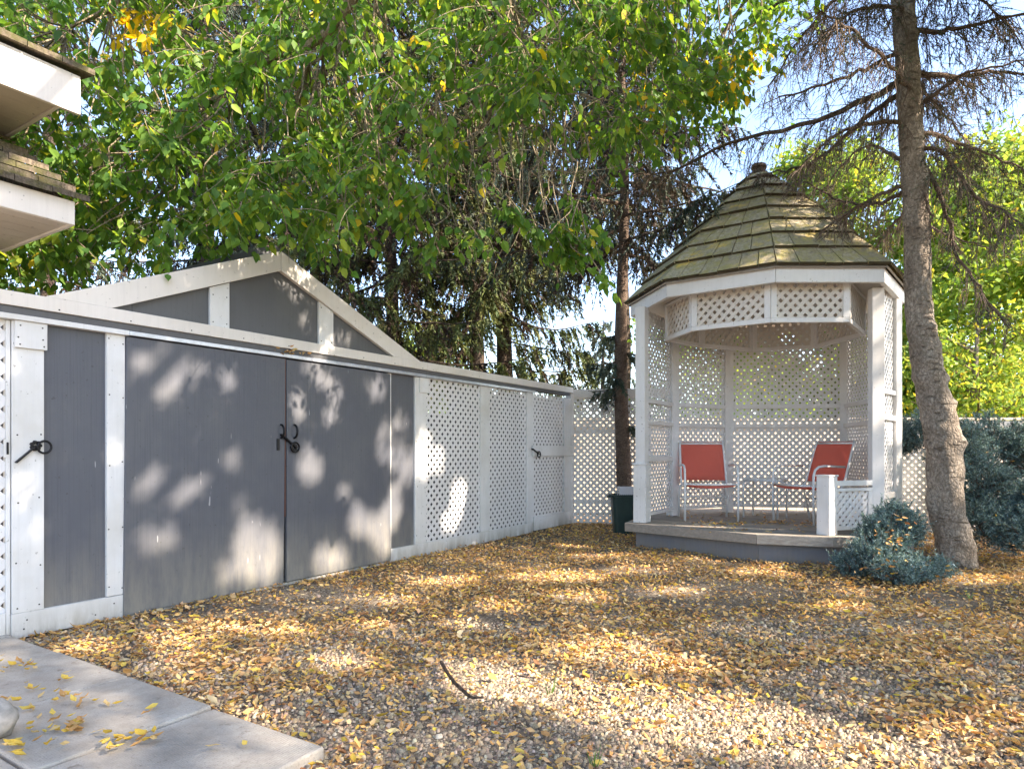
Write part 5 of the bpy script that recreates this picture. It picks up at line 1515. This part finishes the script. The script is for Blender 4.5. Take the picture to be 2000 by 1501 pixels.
far_tree('unseen dense green tree added to block sky light from the right, beside the dappling tree', 10.2, 0.8, 5.2, 2.3, 0.3, 9000, .15, GREENS[:4], [.4, .3, .2, .1], group=None)  # added out of view to cut the sky light reaching the shed front
far_tree('unseen dense green tree added to block sky light from the right, nearer the house', 9.4, -3.6, 5.0, 2.3, 0.3, 9000, .15, GREENS[:4], [.4, .3, .2, .1], group=None)  # second added light blocker, also out of view

# overhead cables beyond the lot
for i, (y0, y1) in enumerate(((686, 760), (694, 790), (680, 748))):
    a, b = P3(985, y0, 30), P3(1245, y1, 55)
    d = b - a
    MBc = MB().tube([a + d * u + Vector((0, 0, -.35 * math.sin(math.pi * max(0, min(1, u))))) for u in np.linspace(-0.2, 1.2, 15)], 0.022, 4)
    o = MBc.build('power_cable', M['wire'])
    tag(o, ('middle of three thin power cables crossing the gap of sky', 'lowest and steepest of three thin power cables crossing the gap of sky', 'topmost of three thin power cables crossing the gap of sky')[i], 'cable', 'power cables beyond the lot')

# ---- gravel stones and fallen leaves
def bare_at(x, y):
    """1 where the gravel lies open, 0 where the leaves are thick"""
    p = np.stack([x, y, np.zeros_like(x)], 1); qx, qy = to_px(p)
    b = np.zeros(len(x))
    for cx, cy, a, c in ((760, 1400, 240, 75), (1000, 1330, 200, 50), (1150, 1450, 420, 60), (1450, 1390, 330, 55), (1420, 1160, 190, 34), (1560, 1225, 170, 40), (1650, 1330, 170, 40), (1650, 1470, 260, 50),
                         (640, 1160, 150, 26), (480, 1190, 110, 16), (620, 1290, 90, 28), (300, 1300, 40, 14), (1900, 1160, 110, 24), (980, 1215, 80, 22), (1800, 1215, 90, 18), (1150, 1110, 60, 9), (1960, 1300, 50, 30)):
        d = ((qx - cx) / a) ** 2 + ((qy - cy) / c) ** 2
        b = np.maximum(b, np.clip(1.5 - 1.15 * d, 0, 1))
    wob = 0.25 * np.sin(x * 5.1 + 1) * np.sin(y * 4.3 + 2) + 0.18 * np.sin(x * 11 + y * 7)
    return np.clip(b + wob * (b > 0.05), 0, 1)

def clear_of_things(x, y):
    """True on open ground of the yard"""
    rel = np.stack([x - O0.x, y - O0.y], 1)
    infront = rel @ np.array([NF.x, NF.y]) > 0.03
    ok = infront | (y > 9.6)
    a = np.stack([x - SL0.x, y - SL0.y], 1); ea = a @ np.array([E.x, E.y]); ub = -(a @ np.array([U.x, U.y]))
    ok &= ~((ea > -1) & (ea < 2.61) & (ub > 0.0))
    return ok

def on_slab(x, y):
    a = np.stack([x - SL0.x, y - SL0.y], 1); ea = a @ np.array([E.x, E.y]); ub = -(a @ np.array([U.x, U.y]))
    return (ea > -0.6) & (ea < 2.6) & (ub > 0.02) & (ub < 1.9)

def pebbles(n, ymax, s0, s1):
    y = 1.9 + (ymax - 1.9) * rng.uniform(0, 1, n) ** 0.9; x = -0.82 * y + rng.uniform(0, 1, n) * (1.64 * y + .8)
    ok = clear_of_things(x, y); x, y = x[ok], y[ok]; n = len(x)
    z = gz(x, y)
    s = rng.uniform(s0, s1, n) * (1 + (rng.uniform(size=n) < .08) * .6)
    c8 = np.array([[-1, -1, -1], [1, -1, -1], [1, 1, -1], [-1, 1, -1], [-1, -1, 1], [1, -1, 1], [1, 1, 1], [-1, 1, 1]], float)
    sc = np.where(c8[:, 2:3] > 0, .62, .95) * np.array([1, 1, 1.0])
    T_ = c8 * np.concatenate([sc[:, :1], sc[:, :1], np.ones((8, 1))], 1) * .5
    V = T_[None] * (1 + rng.uniform(-.3, .3, (n, 8, 3)))
    V = V * (s[:, None, None] * np.stack([rng.uniform(.8, 1.3, n), rng.uniform(.7, 1.0, n), rng.uniform(.4, .7, n)], 1)[:, None, :])
    an = rng.uniform(0, 6.283, n); ca, sa = np.cos(an)[:, None], np.sin(an)[:, None]
    X = V[:, :, 0] * ca - V[:, :, 1] * sa; Y = V[:, :, 0] * sa + V[:, :, 1] * ca
    tl = rng.normal(size=(n, 2)) * .25
    Zz = V[:, :, 2] + X * tl[:, :1] + Y * tl[:, 1:]
    W_ = np.stack([X + x[:, None], Y + y[:, None], Zz + z[:, None] + s[:, None] * .18], -1).reshape(-1, 3)
    q = np.array([(4, 5, 6, 7), (0, 1, 5, 4), (1, 2, 6, 5), (2, 3, 7, 6), (3, 0, 4, 7)])
    Fq = (q[None] + (np.arange(n) * 8)[:, None, None]).reshape(-1, 4)
    tint = pick_tints(n, [(.46, .355, .235), (.34, .255, .17), (.58, .46, .32), (.20, .15, .105), (.44, .30, .17), (.64, .54, .40)], [.3, .3, .18, .14, .1, .06], .15)
    return W_, Fq, np.repeat(tint, 8, axis=0)
A1 = pebbles(31000, 4.2, .008, .018)
A2 = pebbles(6000, 8.0, .010, .020)
o = np_mesh('gravel', np.concatenate([A1[0], A2[0]]), np.concatenate([A1[1], A2[1] + len(A1[0])]), M['pebble'], None, np.concatenate([A1[2], A2[2]]), smooth=False)
tag(o, 'loose beige and grey gravel stones covering the yard', kind='stuff')

LITTER = [(0.68, 0.42, 0.155), (0.52, 0.285, 0.115), (0.72, 0.48, 0.23), (0.74, 0.50, 0.09), (0.30, 0.15, 0.07), (0.76, 0.57, 0.33)]
LPR = [.32, .22, .22, .09, .08, .07]
LIT_T = np.array([[0, 0, 0.06], [.33, .27, .20], [.35, 0, .0], [.33, -.29, .16], [.72, .20, .20], [.72, -.22, .10], [1, .05, .30]])
LIT_TRI = np.array([(0, 2, 1), (0, 3, 2), (1, 2, 4), (2, 6, 4), (2, 5, 6), (2, 3, 5)])
LIT_FAR = np.array([[0, 0, .10], [.45, .30, .14], [1, 0, .22], [.5, -.30, .02], [.5, 0, -.04]])
LIT_FTRI = np.array([(0, 4, 1), (1, 4, 2), (0, 3, 2)])
def litter(x, y, z, size, lift, flat=.35, simple=False):
    n = len(x)
    an = rng.uniform(0, 6.283, n)
    A_ = np.stack([np.cos(an), np.sin(an), rng.normal(size=n) * .3], 1)
    Nn = unit(np.array([0, 0, 1.0]) + rng.normal(size=(n, 3)) * flat)
    Nn *= np.where(rng.uniform(size=(n, 1)) < .25, -1, 1)
    P_ = np.stack([x, y, z + lift], 1)
    return leaf_arrays(P_, A_, Nn, size, size * rng.uniform(.55, .95, n), pick_tints(n, LITTER, LPR, .2), LIT_FAR if simple else LIT_T, LIT_FTRI if simple else LIT_TRI)
nn = 165000
y = 1.9 + 8.4 * rng.uniform(0, 1, nn) ** 0.8; x = -0.84 * y + rng.uniform(0, 1, nn) * (1.68 * y + 1.1)
b = bare_at(x, y)
ok = clear_of_things(x, y) & (rng.uniform(size=nn) > b * 0.76)
cl_ = 0.5 + 0.5 * np.sin(x * 3.1 + 1.6 * np.sin(y * 2.3)) * np.sin(y * 3.4 + 0.8 + np.sin(x * 4.1)) + 0.25 * np.sin(x * 13 + 2 * np.sin(y * 9)) * np.sin(y * 12)
ok &= rng.uniform(size=nn) < np.clip(0.45 + .62 * cl_, .12, 1)
x, y = x[ok], y[ok]
parts_ = []
for kf in (False, True):
    k_ = (y > 5.6) == kf
    xx, yy_ = x[k_], y[k_]
    parts_.append(litter(xx, yy_, gz(xx, yy_), rng.uniform(.020, .043, len(xx)) * np.where(rng.uniform(size=len(xx)) < .10, 1.5, 1), rng.uniform(.004, .024, len(xx)), .6, kf))
# leaves on the deck, drifts at the foot of fence and skirt, leaves caught in the shrubs and on the shed ledge
def blob(cx, cy, rx_, ry_, n, z, s0=.03, s1=.055, lift=.012):
    x = cx + rng.normal(size=n) * rx_; y = cy + rng.normal(size=n) * ry_
    return litter(x, y, np.full(n, z), rng.uniform(s0, s1, n), rng.uniform(.002, lift, n))
parts_ += [blob(2.35, 7.35, .16, .12, 60, DK), blob(2.9, 7.4, .2, .1, 70, DK), blob(3.3, 7.2, .1, .15, 30, DK), blob(2.2, 6.95, .2, .15, 22, DK), blob(2.7, 6.75, .25, .12, 16, DK), blob(2.8, 8.1, .5, .3, 40, DK)]
def blob3(cx, cy, cz, r, n):
    x = cx + rng.normal(size=n) * r[0]; y = cy + rng.normal(size=n) * r[1]; z = cz + rng.normal(size=n) * r[2]
    return litter(x, y, np.maximum(z, .02), rng.uniform(.035, .06, n), np.zeros(n), .8)
parts_ += [blob3(3.20, 5.54, .34, (.09, .05, .04), 24), blob3(3.36, 5.62, .48, (.06, .05, .03), 10), blob3(3.32, 5.40, .10, (.22, .04, .04), 26), blob3(5.2, 6.35, .35, (.3, .06, .12), 50), blob3(5.3, 6.85, .9, (.35, .06, .2), 30), blob3(3.1, 5.4, .15, (.12, .06, .06), 16)]
tl_ = rng.normal(size=26) * .09 + yd(570)
q_ = np.array([FP(t, 1.888, .055) for t in tl_]); parts_.append(litter(q_[:, 0], q_[:, 1], q_[:, 2] + np.abs(rng.normal(size=26)) * .022, rng.uniform(.03, .05, 26), np.zeros(26), .9))
V, Fc, T, off = [], [], [], 0
for v, f, t in parts_:
    V.append(v); Fc.append(f + off); T.append(t); off += len(v)
o = np_mesh('leaf_litter', np.concatenate(V), np.concatenate(Fc), M['litter'], None, np.concatenate(T))
tag(o, 'thick scatter of small brown and golden fallen leaves over the yard', kind='stuff')

# single fallen leaves near the viewer
fl = []
for c in ((0.60, 0.40, 0.07), (0.60, 0.43, 0.20), (0.46, 0.26, 0.10), (0.66, 0.48, 0.11)):
    for var in range(2):
        T_ = LIT_T.copy(); T_[:, 2] += rng.normal(size=7) * .05; T_[:, 1] *= .8
        me = bpy.data.meshes.new('fallen_leaf')
        me.from_pydata([tuple(p) for p in T_], [], [tuple(f) for f in LIT_TRI.tolist()])
        a = me.color_attributes.new('tint', 'FLOAT_COLOR', 'POINT')
        for i in range(7): a.data[i].color = (*c, 1)
        me.materials.append(M['litter']); fl.append(me)
FLN = ['golden yellow', 'pale tan', 'brown', 'bright yellow']
def drop_leaf(x, y, z, where, gname, size):
    k = int(rng.integers(0, 8)); an = rng.uniform(0, 6.283)
    Nn = Vector((rng.normal() * .3, rng.normal() * .3, 1)); 
    o = leaf_obj('fallen_leaf', fl[k], Vector((x, y, z)), (math.cos(an), math.sin(an), rng.normal() * .12), Nn, size)
    tag(o, f'{FLN[k // 2]} fallen leaf {where}', 'leaf', f'{FLN[k // 2]} fallen leaves {gname}')
for cx, cy, rx_, ry_, n in ((20, 1300, 50, 14, 16), (50, 1385, 60, 12, 12), (130, 1330, 14, 8, 4), (110, 1420, 60, 22, 20), (150, 1425, 30, 10, 10), (140, 1365, 30, 8, 8), (265, 1440, 40, 10, 12), (220, 1460, 30, 12, 8), (60, 1460, 50, 16, 10), (60, 1350, 30, 10, 6), (210, 1370, 60, 25, 4), (480, 1450, 60, 16, 2), (290, 1395, 30, 20, 2)):
    for _ in range(n):
        p = gpt(cx + rng.normal() * rx_ * .6, cy + rng.normal() * ry_ * .6, .045)
        if on_slab(np.array([p.x]), np.array([p.y]))[0]:
            drop_leaf(p.x, p.y, .046 + rng.uniform(0, .012), 'lying on the grey concrete slabs', 'on the slabs', rng.uniform(.036, .058))
cnt = 0
while cnt < 120:
    p = gpt(rng.uniform(120, 2000), rng.uniform(1180, 1500), .02)
    if clear_of_things(np.array([p.x]), np.array([p.y]))[0]:
        drop_leaf(p.x, p.y, float(gz(p.x, p.y)) + .022, 'lying loose on the gravel of the yard', 'on the gravel', rng.uniform(.036, .062)); cnt += 1

# a dropped stick and some grass blades
a = [gpt(862, 1292, .02), gpt(872, 1310, .03), gpt(888, 1332, .03), gpt(905, 1348, .025), gpt(922, 1361, .02), gpt(945, 1360, .02)]
st = MB().tube(spline(a, 16), list(np.interp(np.linspace(0, 1, 16), [0, .8, 1], [.009, .0075, .0025])), 8).build('stick', M['bark_far'], None, smooth=True)
tag(st, 'short dark curved stick lying on the gravel', 'stick')
gm = MB()
for cx, cy in ((1073, 1352), (1895, 1168), (1160, 1495)):
    p = gpt(cx, cy)
    for _ in range(7):
        d = Vector((rng.normal() * .02, rng.normal() * .02, 0)); hgt = rng.uniform(.04, .085); s = Vector((.0025, 0, 0)); b0 = p + d * .4
        gm.add([b0 - s, b0 + s, b0 + d + Vector((0, 0, hgt))], [(0, 1, 2)])
g_ = gm.build('grass', plain('grass_blade', (.10, .19, .03), .6))
tag(g_, 'few green grass blades growing in the gravel', kind='stuff')

sp_ = gpt(-14, 1440, .04)
b = MB(); vs = []; nu, nv = 18, 10
for j in range(nv + 1):
    ph = math.pi * j / nv
    for i in range(nu):
        th = 2 * math.pi * i / nu
        d = Vector((math.sin(ph) * math.cos(th), math.sin(ph) * math.sin(th), math.cos(ph)))
        k = 1 + .09 * math.sin(3 * th + 2 * ph) + .06 * math.sin(5 * ph + th) + random.uniform(-.015, .015)
        vs.append((sp_.x + d.x * .085 * k, sp_.y + d.y * .075 * k, max(sp_.z + .065 + d.z * .075 * k, .036)))
b.add(vs, [(j * nu + i, j * nu + (i + 1) % nu, (j + 1) * nu + (i + 1) % nu, (j + 1) * nu + i) for j in range(nv) for i in range(nu)])
tag(b.build('stone', plain('pale_stone', (.36, .335, .30), .9, .2, 0, .4, 30), None, smooth=True), 'rounded pale grey stone resting on the slabs at the left edge', 'stone')
